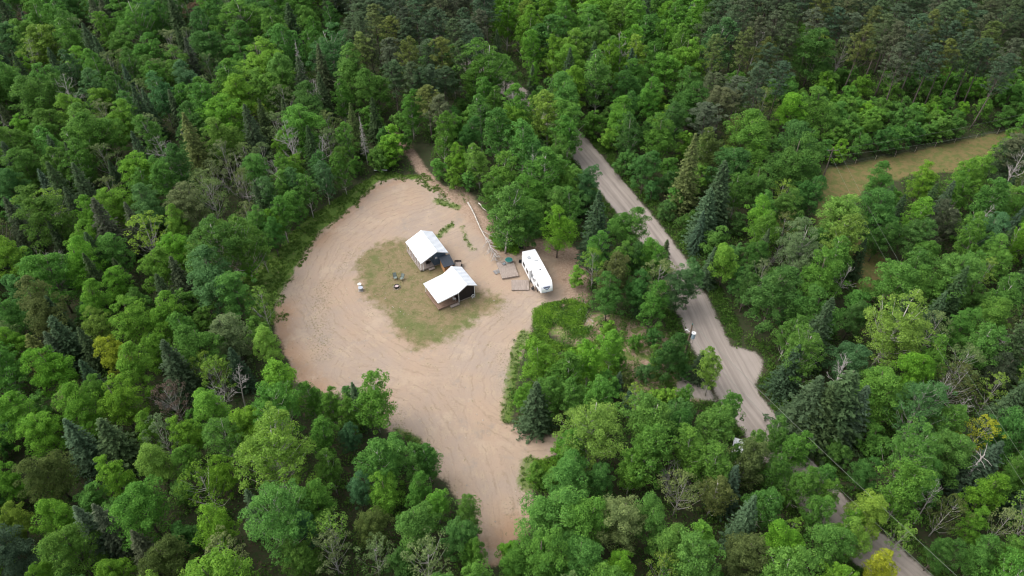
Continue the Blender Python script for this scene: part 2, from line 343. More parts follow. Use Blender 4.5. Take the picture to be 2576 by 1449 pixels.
# ------------------------------------------------------------------ foliage builders
def nrm(a): return a / (np.linalg.norm(a, axis=1, keepdims=True) + 1e-9)
def leafset(P, N, L, Wd, g):
    T = nrm(np.cross(N, g.normal(size=P.shape))); Bv = np.cross(N, T)
    a = T * L[:, None]; c = Bv * Wd[:, None]; f = N * (L * .22)[:, None]
    V = np.stack([P - a, P + c - f, P + a, P - c - f], 1).reshape(-1, 3)
    return V, np.arange(len(P) * 4).reshape(-1, 4)
def lobes_leaves(C, Rd, per, size, g, flat=.7, out=.5, up=.55, rnd=.55):
    n = len(C); idx = np.repeat(np.arange(n), per); d = nrm(g.normal(size=(len(idx), 3))); d[:, 2] = np.where(d[:, 2] < -.25, -d[:, 2], d[:, 2])
    r = Rd[idx][:, None] * g.uniform(.55, 1.08, (len(idx), 1)) ** .7; P = C[idx] + d * r * np.array([1, 1, flat])
    N = nrm(d * out + np.array([0, 0, up]) + g.normal(size=P.shape) * rnd * .6)
    L = size * g.uniform(.6, 1.25, len(idx)); V, Q = leafset(P, N, L, L * .62, g)
    tl = g.normal(1, .10, n); ti = np.clip(tl[idx] * g.normal(1, .14, len(idx)), .55, 1.5)
    return V, Q, ti
def crown_lobes(g, n, h, Rr, zb, zm, lr, jag=.2, inner=.25):
    ph = g.uniform(0, 6.28, 6); C = []; Rd = []
    for i in range(n):
        tt = (i + .5) / n; z = zb + (h - zb) * (1 - (1 - tt) ** .8) if False else zb + (h - zb) * g.uniform(0, 1) ** .75
        q = (z - zm) / ((h - zm) if z > zm else (zm - zb) * 1.5); prof = math.sqrt(max(0, 1 - q * q))
        a = i * 2.39996 + g.uniform(-.3, .3)
        bump = 1 + jag * (math.sin(2 * a + ph[0] + z * .5) + math.sin(3 * a + ph[1] - z * .7) + .7 * math.sin(5 * a + ph[2] + z)) / 1.6
        rr = Rr * prof * bump * (g.uniform(.25, .75) if g.uniform() < inner else g.uniform(.82, 1.0))
        rl = g.uniform(*lr) * (.75 + .35 * prof); rr = max(rr - rl * .5, 0)
        C.append((rr * math.cos(a), rr * math.sin(a), z)); Rd.append(rl)
    for k in range(3): C.append((g.normal() * .35, g.normal() * .35, h - g.uniform(.2, .9))); Rd.append(g.uniform(*lr) * .8)
    return np.array(C), np.array(Rd)
def multi(g, n, h, Rr, zb, zm, lr, jag, inner=.25, k=3, spread=.44):
    Cs = []; Rs = []; a0 = g.uniform(0, 6.28)
    for j in range(k):
        a = a0 + j * 6.28 / k + g.uniform(-.4, .4); d = Rr * spread * g.uniform(.6, 1.1); hh = h * (1.0 if j == 0 else g.uniform(.74, .97)); rr = Rr * g.uniform(.68, .86); zz = zb * g.uniform(.8, 1.6)
        C, Rd = crown_lobes(g, int(n / k * 1.15), hh, rr, zz, zz + (hh - zz) * g.uniform(.38, .52), lr, jag, inner); C[:, 0] += d * math.cos(a) * .9; C[:, 1] += d * math.sin(a) * .9
        Cs.append(C); Rs.append(Rd)
    C = np.concatenate(Cs); Rd = np.concatenate(Rs); p = g.permutation(len(C)); return C[p], Rd[p]
def limbs(g, h, r0, targets, sway=.35, k=5, top=.93):
    mb = MB(); n = 7; pts = []; o = g.normal(size=2) * sway
    for i in range(n): q = i / (n - 1); pts.append(Vector((o[0] * q * q + math.sin(q * 5 + o[1]) * .12 * q, o[1] * q * q, q * h * top - .35)))
    mb.tube(pts, [r0 * (1 - .85 * i / (n - 1)) + .012 for i in range(n)], 6)
    for T in targets:
        T = Vector(T); zt = max(T.z - 1.0 * math.hypot(T.x, T.y) - .3, h * .16); q = min(zt / (h * top), .96); i = min(int(q * (n - 1)), n - 2); fr = q * (n - 1) - i
        S = pts[i].lerp(pts[i + 1], fr); m1 = S.lerp(T, .5) + Vector((0, 0, -.12 * (T - S).length)) + Vector(g.normal(size=3)) * .12
        r = r0 * (1 - .8 * q) * .42 + .01
        mb.tube([S, m1, T], [r, r * .65, .015], 4, False)
    return mb
def tree_variant(kind, seed):
    g = np.random.default_rng(seed)
    if kind == 'maple':
        h, Rr = 12.0, 3.5; C, Rd = multi(g, 120, h - .5, Rr, 1.8, 6.2, (.45, .92), .26, k=int(g.integers(2, 5)))
        V, Q, ti = lobes_leaves(C, Rd, 120, .108, g, .7, .5, .5, .75)
        tr = limbs(g, h, .17, C[::5]); bark = 'bark'; lm = 'leaf'
    elif kind == 'young':
        h, Rr = 6.5, 2.2; C, Rd = multi(g, 62, h - .4, Rr, .6, 3.0, (.34, .64), .24, k=3)
        V, Q, ti = lobes_leaves(C, Rd, 75, .125, g, .9)
        tr = limbs(g, h, .07, C[::8]); bark = 'bark'; lm = 'leaf'
    elif kind == 'birch':
        h, Rr = 13.0, 2.7; C, Rd = multi(g, 155, h - .4, Rr, 2.4, 6.6, (.32, .62), .3, .35, k=int(g.integers(2, 4)), spread=.34)
        V, Q, ti = lobes_leaves(C, Rd, 62, .11, g, 1.0, .35, .4, .8)
        tr = limbs(g, h, .12, C[::4]); bark = 'birch'; lm = 'leaf'
    elif kind == 'poplar':
        h, Rr = 15.0, 4.4; C, Rd = multi(g, 190, h - .5, Rr, 3.4, 8.8, (.4, .82), .26, .3, k=int(g.integers(3, 5)))
        V, Q, ti = lobes_leaves(C, Rd, 84, .108, g, .75, .4, .5, .75)
        T = [Vector(c) * 1.0 for c in C[::4]]; T += [Vector((c[0] * 1.03, c[1] * 1.03, c[2] + .7)) for c in C[1::13]]
        tr = limbs(g, h, .2, T, .5); bark = 'birch'; lm = 'leaf'
    elif kind == 'sparse':
        h, Rr = 11.0, 3.2; C, Rd = crown_lobes(g, 60, h - .4, Rr, 3.5, 7.0, (.35, .6), .25, .3)
        V, Q, ti = lobes_leaves(C, Rd, 34, .12, g, .8, .4, .4, .8)
        tr = limbs(g, h, .13, C[::2]); bark = 'deadwood'; lm = 'leaf'
    elif kind == 'spruce':
        h, Rr = 13.0, 2.75; P = []; N = []; L = []; tl = []; z = .7; mb = MB(); mb.tube([(0, 0, -.3), (0, 0, h * .5), (0, 0, h - .1)], [.16, .09, .015], 6)
        while z < h - .15:
            q = z / h; rr = Rr * (1 - q) ** .78 * g.uniform(.74, 1.15) + .06; nb = int(6 + 6 * (1 - q)); a0 = g.uniform(0, 6.28)
            for j in range(nb):
                a = a0 + j * 6.283 / nb + g.normal() * .15; Lb = rr * g.uniform(.68, 1.12); nl = int(6 + 17 * Lb / Rr); s = np.sqrt(g.uniform(.02, 1, nl))
                lat = g.normal(size=nl) * .17 * (1.15 - s) * Lb * .9; ca, sa = math.cos(a), math.sin(a)
                x = s * Lb * ca - lat * sa; y = s * Lb * sa + lat * ca
                zz = z + .10 * Lb - .38 * Lb * s + .16 * Lb * s ** 3 - abs(lat) * .35 + g.normal(size=nl) * .04
                P.append(np.stack([x, y, zz], 1)); n_ = np.stack([np.full(nl, ca * .35), np.full(nl, sa * .35), np.ones(nl)], 1) + g.normal(size=(nl, 3)) * .35
                N.append(nrm(n_)); L.append(g.uniform(.13, .24, nl)); tl.append(np.full(nl, np.clip(g.normal(1, .13), .6, 1.4)))
            z += g.uniform(.2, .34)
        P = np.concatenate(P); N = np.concatenate(N); L = np.concatenate(L); V, Q = leafset(P, N, L, L * .38, g)
        ti = np.concatenate(tl) * g.normal(1, .12, len(P)); tr = mb; bark = 'bark'; lm = 'needle'
    elif kind == 'pine':
        h, Rr = 18.0, 2.7; C, Rd = crown_lobes(g, 130, h - .3, Rr, 9.0, 13.0, (.34, .62), .32, .45)
        V, Q, ti = lobes_leaves(C, Rd, 66, .15, g, .5, .5, .7, .9); Q = Q
        Vr = V.reshape(-1, 4, 3); c = Vr.mean(1, keepdims=True); wv = (Vr[:, 1] - Vr[:, 3]) * .28; Vr[:, 1] -= wv; Vr[:, 3] += wv; V = Vr.reshape(-1, 3)
        tr = limbs(g, h, .17, C[::3], .25); bark = 'pinebark'; lm = 'needle'
        for k in range(10):
            a = g.uniform(0, 6.28); z = g.uniform(4, 9); l = g.uniform(.5, 1.4); tr.tube([(0, 0, z), (l * math.cos(a), l * math.sin(a), z - .1)], [.025, .01], 4, False)
    if kind == 'spruce': Rr = 2.3
    me = quad_mesh('crown', V, Q, np.clip(ti, .5, 1.5)); me.materials.append(M[lm])
    tm = tr.mesh('trunk'); tm.materials.append(M[bark])
    for p in tm.polygons: p.use_smooth = True
    return me, tm, h, Rr
def dead_variant(kind, seed):
    g = np.random.default_rng(seed); mb = MB(); h = 13.0
    if kind == 'deadtree':
        o = g.normal(size=2) * .7; pts = [Vector((o[0] * q * q, o[1] * q * q, q * h - .3)) for q in np.linspace(0, 1, 8)]
        mb.tube(pts, [.16 * (1 - .85 * i / 7) + .012 for i in range(8)], 6)
        def br(S, D, L, r, lev):
            e = S + D * L * .5 + Vector(g.normal(size=3)) * L * .06; f = e + (D + Vector((0, 0, .25)) + Vector(g.normal(size=3)) * .12).normalized() * L * .5
            mb.tube([S, e, f], [r, r * .75, r * .45], 4, False)
            if lev:
                for k in range(4 if lev == 2 else 3):
                    s = S.lerp(e, g.uniform(.5, 1)) if k % 2 else e.lerp(f, g.uniform(.1, 1)); d = (D + Vector(g.normal(size=3)) * .55 + Vector((0, 0, .15))).normalized()
                    br(s, d, L * g.uniform(.35, .6), r * .62, lev - 1)
        for k in range(17):
            q = g.uniform(.42, .98); i = min(int(q * 7), 6); S = pts[i].lerp(pts[i + 1], q * 7 - i); a = k * 2.4 + g.normal() * .3
            br(S, Vector((math.cos(a), math.sin(a), g.uniform(.5, 1.3))).normalized(), (1.15 - q) * 4.6 * g.uniform(.6, 1.1), .062 * (1.25 - q), 2)
    elif kind == 'deadspruce':
        h = 14.0; mb.tube([(0, 0, -.3), (.1, 0, h * .5), (0, .1, h)], [.16, .1, .012], 6); z = 3.5
        while z < h - .4:
            q = z / h
            for j in range(5):
                a = g.uniform(0, 6.28); L = 2.3 * (1.05 - q) * g.uniform(.5, 1.1); d = Vector((math.cos(a), math.sin(a), -.25)); S = Vector((0, 0, z))
                mb.tube([S, S + d * L * .6, S + d * L + Vector((0, 0, .12))], [.035 * (1.2 - q), .02, .008], 4, False)
                for k in range(3):
                    s = S + d * L * g.uniform(.3, .9); b2 = a + g.choice([-1, 1]) * .9; mb.tube([s, s + Vector((math.cos(b2), math.sin(b2), -.35)) * L * .3], [.014, .008], 3, False)
            z += .3
    elif kind == 'snag':
        h = 9.0; mb.tube([(0, 0, -.3), (.05, 0, 4), (0, .1, h - .2), (.05, .1, h)], [.2, .16, .11, .05], 8)
        for k in range(7): a = g.uniform(0, 6.28); z = g.uniform(3, 8); mb.tube([(0, 0, z), (.5 * math.cos(a), .5 * math.sin(a), z + .15)], [.03, .01], 4, False)
    elif kind == 'brush':
        h = 6.0
        for k in range(11):
            a = g.uniform(0, 6.28); l = g.uniform(.5, 1.0); D = Vector((math.cos(a) * l * .6, math.sin(a) * l * .6, 1)).normalized(); S = Vector((g.normal() * .2, g.normal() * .2, -.2)); L = g.uniform(4, 6.5)
            mb.tube([S, S + D * L * .5, S + D * L + Vector((D.x, D.y, 0)) * .8], [.05, .035, .012], 4, False)
            for j in range(9):
                s = S + D * L * g.uniform(.35, .95); d = (D + Vector(g.normal(size=3)) * .5).normalized(); l2 = g.uniform(.5, 1.5); mb.tube([s, s + d * l2], [.022, .008], 3, False)
                s2 = s + d * l2 * .5; d = (d + Vector(g.normal(size=3)) * .6).normalized(); mb.tube([s2, s2 + d * l2 * .6], [.014, .007], 3, False)
    tm = mb.mesh('trunk'); tm.materials.append(M['deadwood'])
    return None, tm, h, 2.5
VAR = {k: [tree_variant(k, 100 + 17 * i + len(k) * 1000 + ord(k[0])) for i in range(n)] for k, n in (('maple', 7), ('young', 4), ('birch', 6), ('poplar', 5), ('sparse', 3), ('spruce', 5), ('pine', 5))}
VAR.update({k: [dead_variant(k, 500 + i + len(k)) for i in range(n)] for k, n in (('deadtree', 4), ('deadspruce', 2), ('snag', 1), ('brush', 2))})
COL = {'B': (.142, .315, .036), 'L': (.188, .325, .052), 'M': (.106, .246, .042), 'D': (.074, .184, .040), 'G': (.088, .204, .070), 'Y': (.29, .35, .030), 'P': (.155, .220, .080),
       'O': (.105, .145, .040), 'S': (.050, .088, .036), 'T': (.066, .112, .056), 'K': (.080, .104, .054), 'N': (.062, .104, .048), 'R': (.13, .10, .07), 'X': (.1, .1, .1)}
CNAME = {'B': 'bright green', 'L': 'light yellow-green', 'M': 'mid-green', 'D': 'deep green', 'G': 'bluish green', 'Y': 'yellow-green', 'P': 'pale grey-green',
         'O': 'olive', 'S': 'dark green', 'T': 'blue-green', 'K': 'brownish', 'N': 'dark olive', 'R': 'greyish brown', 'X': 'bare grey'}
KN = {'maple': ('maple_tree', 'maple', 'maple tree', 'rounded maples of the forest'), 'young': ('young_tree', 'young leafy tree', 'young tree', 'low young leafy trees'),
      'birch': ('birch_tree', 'birch', 'birch tree', 'birches of the forest'), 'poplar': ('poplar_tree', 'poplar', 'poplar tree', 'tall spreading poplars'),
      'sparse': ('thin_leaved_tree', 'half-bare leafy tree', 'leafy tree', 'thin half-bare leafy trees'), 'spruce': ('spruce_tree', 'spruce', 'spruce tree', 'pointed spruces of the forest'),
      'pine': ('pine_tree', 'pine', 'pine tree', 'tall pines of the forest'), 'deadtree': ('dead_tree', 'leafless dead tree', 'dead tree', 'bare dead trees'),
      'deadspruce': ('dead_spruce', 'needleless dead spruce', 'dead tree', 'bare dead spruces'), 'snag': ('tree_snag', 'broken dead trunk', 'dead tree', 'bare dead trees'), 'brush': ('bare_bush', 'leafless grey bush', 'bare bush', 'bare grey bushes')}
trees = []; cnt = {}
def add_tree(kind, x, y, h, Rr, col, label=None, lean=None):
    i = cnt.get(kind, 0); cnt[kind] = i + 1
    c, tm, h0, R0 = VAR[kind][(i * 3 + (i // 5)) % len(VAR[kind])] if kind != 'spruce' else VAR[kind][i % len(VAR[kind])]
    nm = KN[kind][0]; z = float(samp(GZ, x, y)); s = Rr / R0
    root = empty(nm, (x, y, z), random.uniform(0, 6.28), (s * random.uniform(.93, 1.07), s * random.uniform(.93, 1.07), h / h0))
    if lean: root.rotation_euler = (lean[0], lean[1], root.rotation_euler.z)
    elif kind not in ('spruce',): root.rotation_euler = (random.gauss(0, .035), random.gauss(0, .035), root.rotation_euler.z)
    tr = bpy.data.objects.new('trunk', tm); link(tr, root)
    if c:
        cr = bpy.data.objects.new('crown', c); link(cr, root); k = random.gauss(1, .10); r_, g_, b_ = COL[col]
        cr.color = (r_ * k * random.uniform(.9, 1.12), g_ * k, b_ * k * random.uniform(.85, 1.2), 1)
    zc = h * (.62 if kind not in ('spruce', 'pine') else .7); u, v = proj(x, y, zc)
    trees.append(dict(o=root, kind=kind, x=x, y=y, h=h, R=Rr, u=u, v=v, col=col, label=label))
def T(kind, u, v, rpx, col, label=None, h=None, lean=None):
    """broad tree: photo position of the crown centre and its radius in photo pixels"""
    zc = 7.0
    for _ in range(3):
        x, y = unp(u, v, zc); r = rpx * depth(x, y, zc) / F
        r = min(max(r, 1.2), {'maple': 6.0, 'birch': 5.2, 'poplar': 7.5, 'young': 3.4, 'sparse': 5, 'pine': 4.2, 'deadtree': 4.5, 'brush': 4}.get(kind, 5))
        hh = h or {'maple': min(2.1 * r + 5.0, 15), 'birch': min(2.4 * r + 5.0, 15), 'poplar': min(1.9 * r + 6.5, 17.5), 'young': 2.3 * r + 1.2, 'sparse': 2 * r + 4.5, 'pine': 18, 'deadtree': 2 * r + 6, 'brush': 1.9 * r + 1}[kind]
        zc = hh * (.62 if kind not in ('pine', 'deadtree', 'young') else {'pine': .72, 'deadtree': .75, 'young': .5}[kind])
    add_tree(kind, x, y, hh, r, col, label, lean)
def Tp(kind, u, v, h, r, col, label=None, lean=None):
    x, y = unp(u, v, h); add_tree(kind, x, y, h, r, col, label, lean)

# ---- trees one can tell apart in the photo
Mm, Bi, Po, Yo, Sa = 'maple', 'birch', 'poplar', 'young', 'sparse'
HAND = [
 # upper left
 (Po,610,60,68,'M',"large spreading poplar with white limbs near the top edge, upper left"),(Po,340,52,52,'M'),(Mm,137,45,38,'M'),(Mm,20,95,36,'G'),(Bi,110,115,52,'L'),(Mm,197,165,38,'B'),(Mm,60,175,28,'B'),(Mm,90,240,55,'M'),
 (Mm,310,115,40,'M'),(Mm,375,140,40,'M'),(Sa,500,42,36,'R',"greyish brown half-bare tree near the top edge, left"),(Sa,67,65,24,'R',"small reddish-brown half-bare tree near the top left corner"),(Mm,527,130,45,'D'),(Mm,655,160,60,'B',"big bright green maple left of the grey dead spruce"),
 (Mm,780,60,38,'M'),(Po,843,130,58,'G',"bluish green birch-like poplar with forked white trunk left of the pines"),(Mm,447,175,42,'M'),(Mm,475,205,40,'G'),(Bi,400,205,35,'M'),(Bi,580,205,30,'D'),(Bi,230,228,38,'G'),(Mm,262,262,34,'B'),
 (Mm,310,305,42,'B'),(Mm,565,295,55,'B'),(Sa,657,290,24,'L'),(Mm,560,350,45,'L'),(Mm,765,315,56,'M'),(Mm,200,330,48,'M'),(Mm,120,320,38,'M'),(Mm,58,325,28,'B'),(Mm,35,375,48,'M'),(Mm,348,425,50,'B',"very bright green maple in front of the leafless white birch"),
 (Sa,262,408,36,'P'),(Mm,710,365,26,'B'),(Mm,745,425,26,'B'),(Bi,850,405,28,'M'),(Sa,620,400,30,'P'),(Mm,715,80,32,'M'),
 # left middle
 (Mm,113,545,66,'M'),(Mm,370,523,46,'G'),(Mm,470,510,50,'P'),(Sa,530,500,45,'P'),(Sa,373,593,52,'L',"pale yellowish half-bare tree right of the tall brown-green spruce"),(Mm,200,610,38,'B'),(Mm,25,650,48,'B'),(Mm,200,665,52,'B'),
 (Mm,130,700,60,'M'),(Po,545,620,75,'D'),(Po,605,612,62,'M'),(Mm,445,628,42,'B'),(Mm,525,700,68,'G'),(Mm,595,735,52,'M'),(Mm,240,760,44,'B'),(Mm,300,712,36,'B'),(Mm,340,762,32,'M'),(Mm,330,808,52,'B'),(Mm,420,797,46,'B'),
 (Mm,245,832,34,'L'),(Mm,100,775,66,'O'),(Mm,390,880,34,'B'),(Mm,290,885,42,'Y',"yellow-green maple, the yellowest tree left of the clearing"),(Mm,345,928,52,'B'),(Mm,135,918,58,'B'),(Mm,500,877,56,'M'),(Mm,585,845,52,'P'),(Mm,665,858,40,'L'),
 (Sa,515,930,38,'L'),(Bi,697,962,58,'B'),(Mm,30,800,40,'M'),(Sa,620,545,26,'P'),(Bi,672,490,34,'G'),(Bi,716,470,30,'M'),(Bi,640,560,30,'M'),(Mm,690,560,26,'B'),(Mm,30,870,40,'B'),(Mm,440,560,36,'B'),
 # lower left
 (Mm,37,1046,54,'B'),(Mm,110,1082,50,'B'),(Mm,195,1033,54,'B'),(Mm,300,1018,52,'B'),(Mm,365,1087,30,'B'),(Sa,432,1005,42,'R'),(Mm,470,1100,38,'B'),(Po,560,1090,52,'M'),(Po,705,1035,70,'M'),(Po,690,1150,95,'L',"huge light green poplar with bare white twigs, lower left of the clearing"),
 (Mm,392,1160,50,'L'),(Mm,283,1202,42,'B'),(Mm,125,1187,60,'O'),(Mm,27,1215,40,'B'),(Mm,355,1275,72,'M'),(Sa,515,1225,62,'B'),(Mm,143,1305,48,'B'),(Mm,33,1310,38,'L'),(Mm,180,1385,58,'M'),(Mm,535,1325,48,'B'),(Po,690,1310,88,'M'),
 (Mm,762,1320,40,'G'),(Mm,755,1405,46,'M'),(Sa,835,1392,52,'P'),(Mm,410,1405,58,'O'),(Mm,45,1385,58,'N'),(Mm,115,1445,36,'B'),(Mm,290,1445,42,'B'),(Bi,805,1098,42,'M'),(Mm,800,1262,48,'M'),(Mm,560,1190,36,'B'),(Bi,830,1180,40,'M'),
 (Mm,245,985,34,'M'),(Mm,470,1165,34,'M'),
 # bottom middle
 (Bi,936,1002,60,'M',"lone birch standing on the lower left edge of the sandy clearing"),(Bi,949,1152,60,'M',"broad birch with pale stem just below the lone birch"),(Bi,1045,1160,42,'M'),(Bi,1075,1155,36,'M',"pointed birch at the lower left rim of the sandy track"),(Mm,965,1242,44,'B'),(Mm,1055,1242,38,'M'),(Bi,1100,1262,34,'B'),
 (Bi,1172,1292,36,'M'),(Mm,935,1308,44,'O'),(Mm,1060,1318,58,'M'),(Mm,1155,1345,48,'D'),(Sa,1070,1408,66,'P'),(Sa,940,1398,46,'P'),(Mm,1190,1395,34,'M'),(Mm,900,1230,34,'G'),(Mm,880,1100,26,'G'),
 # right of the exit track
 (Mm,1322,1000,26,'B'),(Po,1490,1078,84,'L',"large light green birch-like poplar with branching white trunk, bottom middle"),(Bi,1635,1062,68,'M'),(Bi,1625,1130,62,'M'),(Mm,1395,1290,78,'M'),(Mm,1475,1312,66,'M'),(Mm,1560,1295,70,'P',"big pale grey-green rounded maple, bottom middle"),
 (Mm,1640,1312,54,'M'),(Mm,1362,1402,70,'M'),(Mm,1458,1405,70,'M'),(Mm,1565,1425,44,'B'),(Sa,1660,1432,46,'L'),(Yo,1352,1195,26,'M'),(Yo,1390,1205,24,'M'),(Bi,1590,1180,44,'M'),(Mm,1290,1420,44,'M'),(Mm,1510,1200,40,'D'),
 (Bi,1735,1130,50,'M'),(Bi,1877,1155,50,'O'),(Bi,1955,1088,34,'M'),(Bi,1995,1132,42,'M'),(Bi,2065,1200,34,'M'),(Bi,2080,1252,34,'M'),(Bi,1925,1268,46,'M',"slender birch with leaning pale stem, bottom right centre"),(Bi,1800,1238,42,'O'),
 (Mm,2190,1282,52,'L',"very bright yellow-green maple beside the gravel road, lower right"),(Bi,1765,1365,46,'B'),(Mm,1877,1392,58,'O'),(Mm,1975,1368,46,'B'),(Mm,2085,1380,54,'M'),(Sa,2265,1352,36,'L'),(Bi,2225,1428,40,'Y'),(Sa,1985,1330,28,'L'),(Mm,2140,1345,40,'L'),
 (Bi,1790,1075,52,'M'),(Bi,1830,1030,38,'M'),(Bi,1700,1085,40,'D'),(Mm,1690,1370,50,'M'),
 # lower right
 (Po,2317,1032,64,'G'),(Po,2285,1132,66,'M'),(Mm,2390,1132,64,'M'),(Sa,2457,1098,48,'Y',"yellow-tinged half-bare tree above the leaning grey trunk, lower right"),(Mm,2475,1248,46,'B'),(Sa,2380,1295,44,'O'),(Mm,2450,1322,32,'B'),(Sa,2517,1330,40,'P'),(Sa,2265,1200,34,'O'),(Mm,2340,1220,38,'M'),
 (Mm,2560,1400,48,'M'),(Mm,2470,1400,44,'M'),(Mm,2370,1380,40,'D'),(Mm,2540,1200,40,'M'),(Mm,2180,1180,34,'D'),
 # right middle
 (Mm,1910,552,40,'B',"vivid green maple right of the two big spruces east of the road"),(Mm,1828,655,38,'B',"vivid green maple on the right roadside by the bend"),(Mm,2115,535,58,'L'),(Po,2017,625,60,'P',"pale green poplar with white fan-shaped limbs right of the road"),(Bi,2118,605,52,'L'),(Mm,1945,742,68,'D'),(Mm,2067,695,56,'M'),(Mm,2250,708,62,'M'),
 (Mm,2367,560,42,'K'),(Mm,2485,578,44,'G'),(Mm,2215,530,56,'D'),(Mm,2050,785,62,'M'),(Po,2250,815,84,'L',"huge light green poplar right of the gravel turn-off"),(Mm,2400,690,66,'M'),(Po,2020,885,56,'M'),(Mm,2135,905,50,'G'),
 (Mm,2300,945,48,'B'),(Sa,2410,915,50,'P'),(Mm,2517,932,38,'K'),(Bi,1794,928,35,'L',"small very bright birch standing in front of the gravel road"),(Mm,1885,350,60,'M'),(Mm,2002,405,66,'D'),(Mm,2215,462,40,'M'),(Mm,2325,455,34,'B'),
 (Mm,2450,440,40,'M'),(Mm,2535,400,44,'N'),(Mm,2560,520,44,'M'),(Mm,2300,590,44,'D'),(Mm,2215,590,34,'D'),(Mm,1985,275,38,'B'),(Mm,2033,105,30,'B'),(Mm,2480,800,44,'M'),(Mm,1905,470,40,'D'),(Mm,1900,640,34,'D'),
 (Mm,1880,720,34,'D'),(Mm,2330,640,38,'M'),(Mm,2420,820,40,'M'),(Mm,2150,790,34,'D'),(Mm,1975,520,40,'M'),(Mm,2040,480,36,'D'),
 # top middle / road
 (Po,1225,165,66,'M',"broad pale green tree hiding the top of the gravel road"),(Bi,1382,100,52,'D'),(Bi,1490,65,56,'M'),(Bi,1560,50,44,'M'),(Mm,1440,160,42,'B',"bright yellow-green pointed maple right of the top of the road"),(Mm,1340,190,20,'B'),(Mm,1405,245,54,'M'),(Bi,1420,308,46,'M'),
 (Bi,1302,278,46,'M'),(Bi,1212,292,38,'M'),(Bi,1315,362,48,'M'),(Bi,1362,432,56,'M'),(Bi,1262,440,46,'M'),(Bi,1205,405,32,'L',"small yellow-green birch with twin white stems above the fallen birch"),(Mm,1160,395,26,'B'),(Yo,985,362,36,'B'),(Yo,935,300,28,'M'),(Yo,950,395,26,'M'),
 (Mm,1560,300,44,'B'),(Mm,1660,345,48,'M'),(Mm,1622,420,36,'D'),(Mm,1675,185,40,'B'),(Mm,1635,245,38,'M'),(Bi,1620,90,44,'M'),(Bi,1690,60,40,'M'),(Bi,1725,90,36,'B'),(Mm,1730,215,38,'M'),(Yo,1535,345,28,'B'),
 (Yo,1680,430,28,'M'),(Yo,1640,480,24,'D'),(Yo,1730,560,26,'D'),(Mm,1600,190,34,'M'),(Yo,1700,500,24,'M'),
 (Mm,1235,225,28,'M'),(Bi,1380,285,48,'L'),(Mm,1345,262,26,'M'),(Bi,1430,335,38,'M'),(Bi,1190,205,34,'M'),(Mm,1270,180,30,'M'),(Mm,1400,385,34,'M'),(Bi,1290,320,40,'B'),(Mm,1330,545,40,'M'),(Mm,1240,480,36,'M'),(Bi,1440,520,34,'M'),(Mm,1180,340,34,'D'),(Yo,1105,420,24,'M'),(Yo,1140,450,22,'B'),
 (Bi,2010,1215,40,'M'),(Bi,2055,1280,34,'M'),(Bi,1955,1185,36,'M'),(Bi,2100,1335,30,'M'),(Bi,2150,1300,24,'B'),(Yo,1705,912,26,'M'),(Yo,1718,935,20,'D'),(Yo,1695,880,24,'M'),(Bi,1440,1115,38,'M'),(Yo,1410,1130,22,'B'),(Bi,1900,1120,34,'M'),
 (Bi,772,478,30,'M'),(Bi,815,448,28,'G'),(Mm,738,510,32,'M'),(Bi,706,540,32,'M'),(Bi,860,425,26,'M'),(Yo,893,418,20,'M'),(Mm,682,580,30,'D'),(Bi,655,620,28,'M'),(Bi,738,462,32,'G'),(Mm,800,425,30,'D'),(Yo,628,680,22,'B'),(Bi,835,1022,34,'M'),(Bi,785,1002,32,'M'),(Bi,880,1050,30,'M'),(Bi,1852,1152,20,'M'),(Yo,1003,305,24,'M'),(Yo,968,345,24,'D'),(Yo,1018,352,22,'M'),(Yo,980,395,24,'B'),(Yo,955,410,20,'M'),(Bi,1885,1152,26,'M'),
 (Yo,1560,905,20,'M'),(Yo,1620,935,24,'G'),(Yo,1595,862,20,'M'),(Yo,1530,832,20,'B'),(Yo,1655,900,24,'M'),(Yo,1640,850,22,'D'),(Bi,1722,1003,26,'M'),(Yo,1575,960,18,'O'),
 # middle group between clearing and road
 (Bi,1270,535,60,'M'),(Mm,1405,568,46,'B',"very bright maple directly behind the white camper"),(Mm,1335,490,46,'M'),(Mm,1395,505,38,'M'),(Mm,1320,560,36,'D'),(Yo,1270,590,26,'D'),(Mm,1590,565,42,'M'),(Mm,1650,645,38,'M',"round maple overlapping the left edge of the road bend"),(Mm,1530,745,42,'D'),(Yo,1450,695,22,'B'),
 (Mm,1640,765,44,'M'),(Mm,1712,722,36,'G'),(Mm,1685,890,44,'D'),(Bi,1360,905,46,'B'),(Bi,1430,940,48,'M'),(Bi,1480,915,44,'B'),(Bi,1380,985,40,'M'),(Bi,1450,1000,40,'M'),(Yo,1180,455,22,'M'),(Mm,1480,460,32,'G'),(Mm,1590,650,32,'D'),(Bi,1540,870,34,'B'),
 (Mm,1600,720,36,'D'),(Bi,1740,700,34,'G'),(Mm,1420,460,34,'M'),(Mm,1560,650,34,'M'),
]
for e in HAND: T(*e[:5], label=e[5] if len(e) > 5 else None)
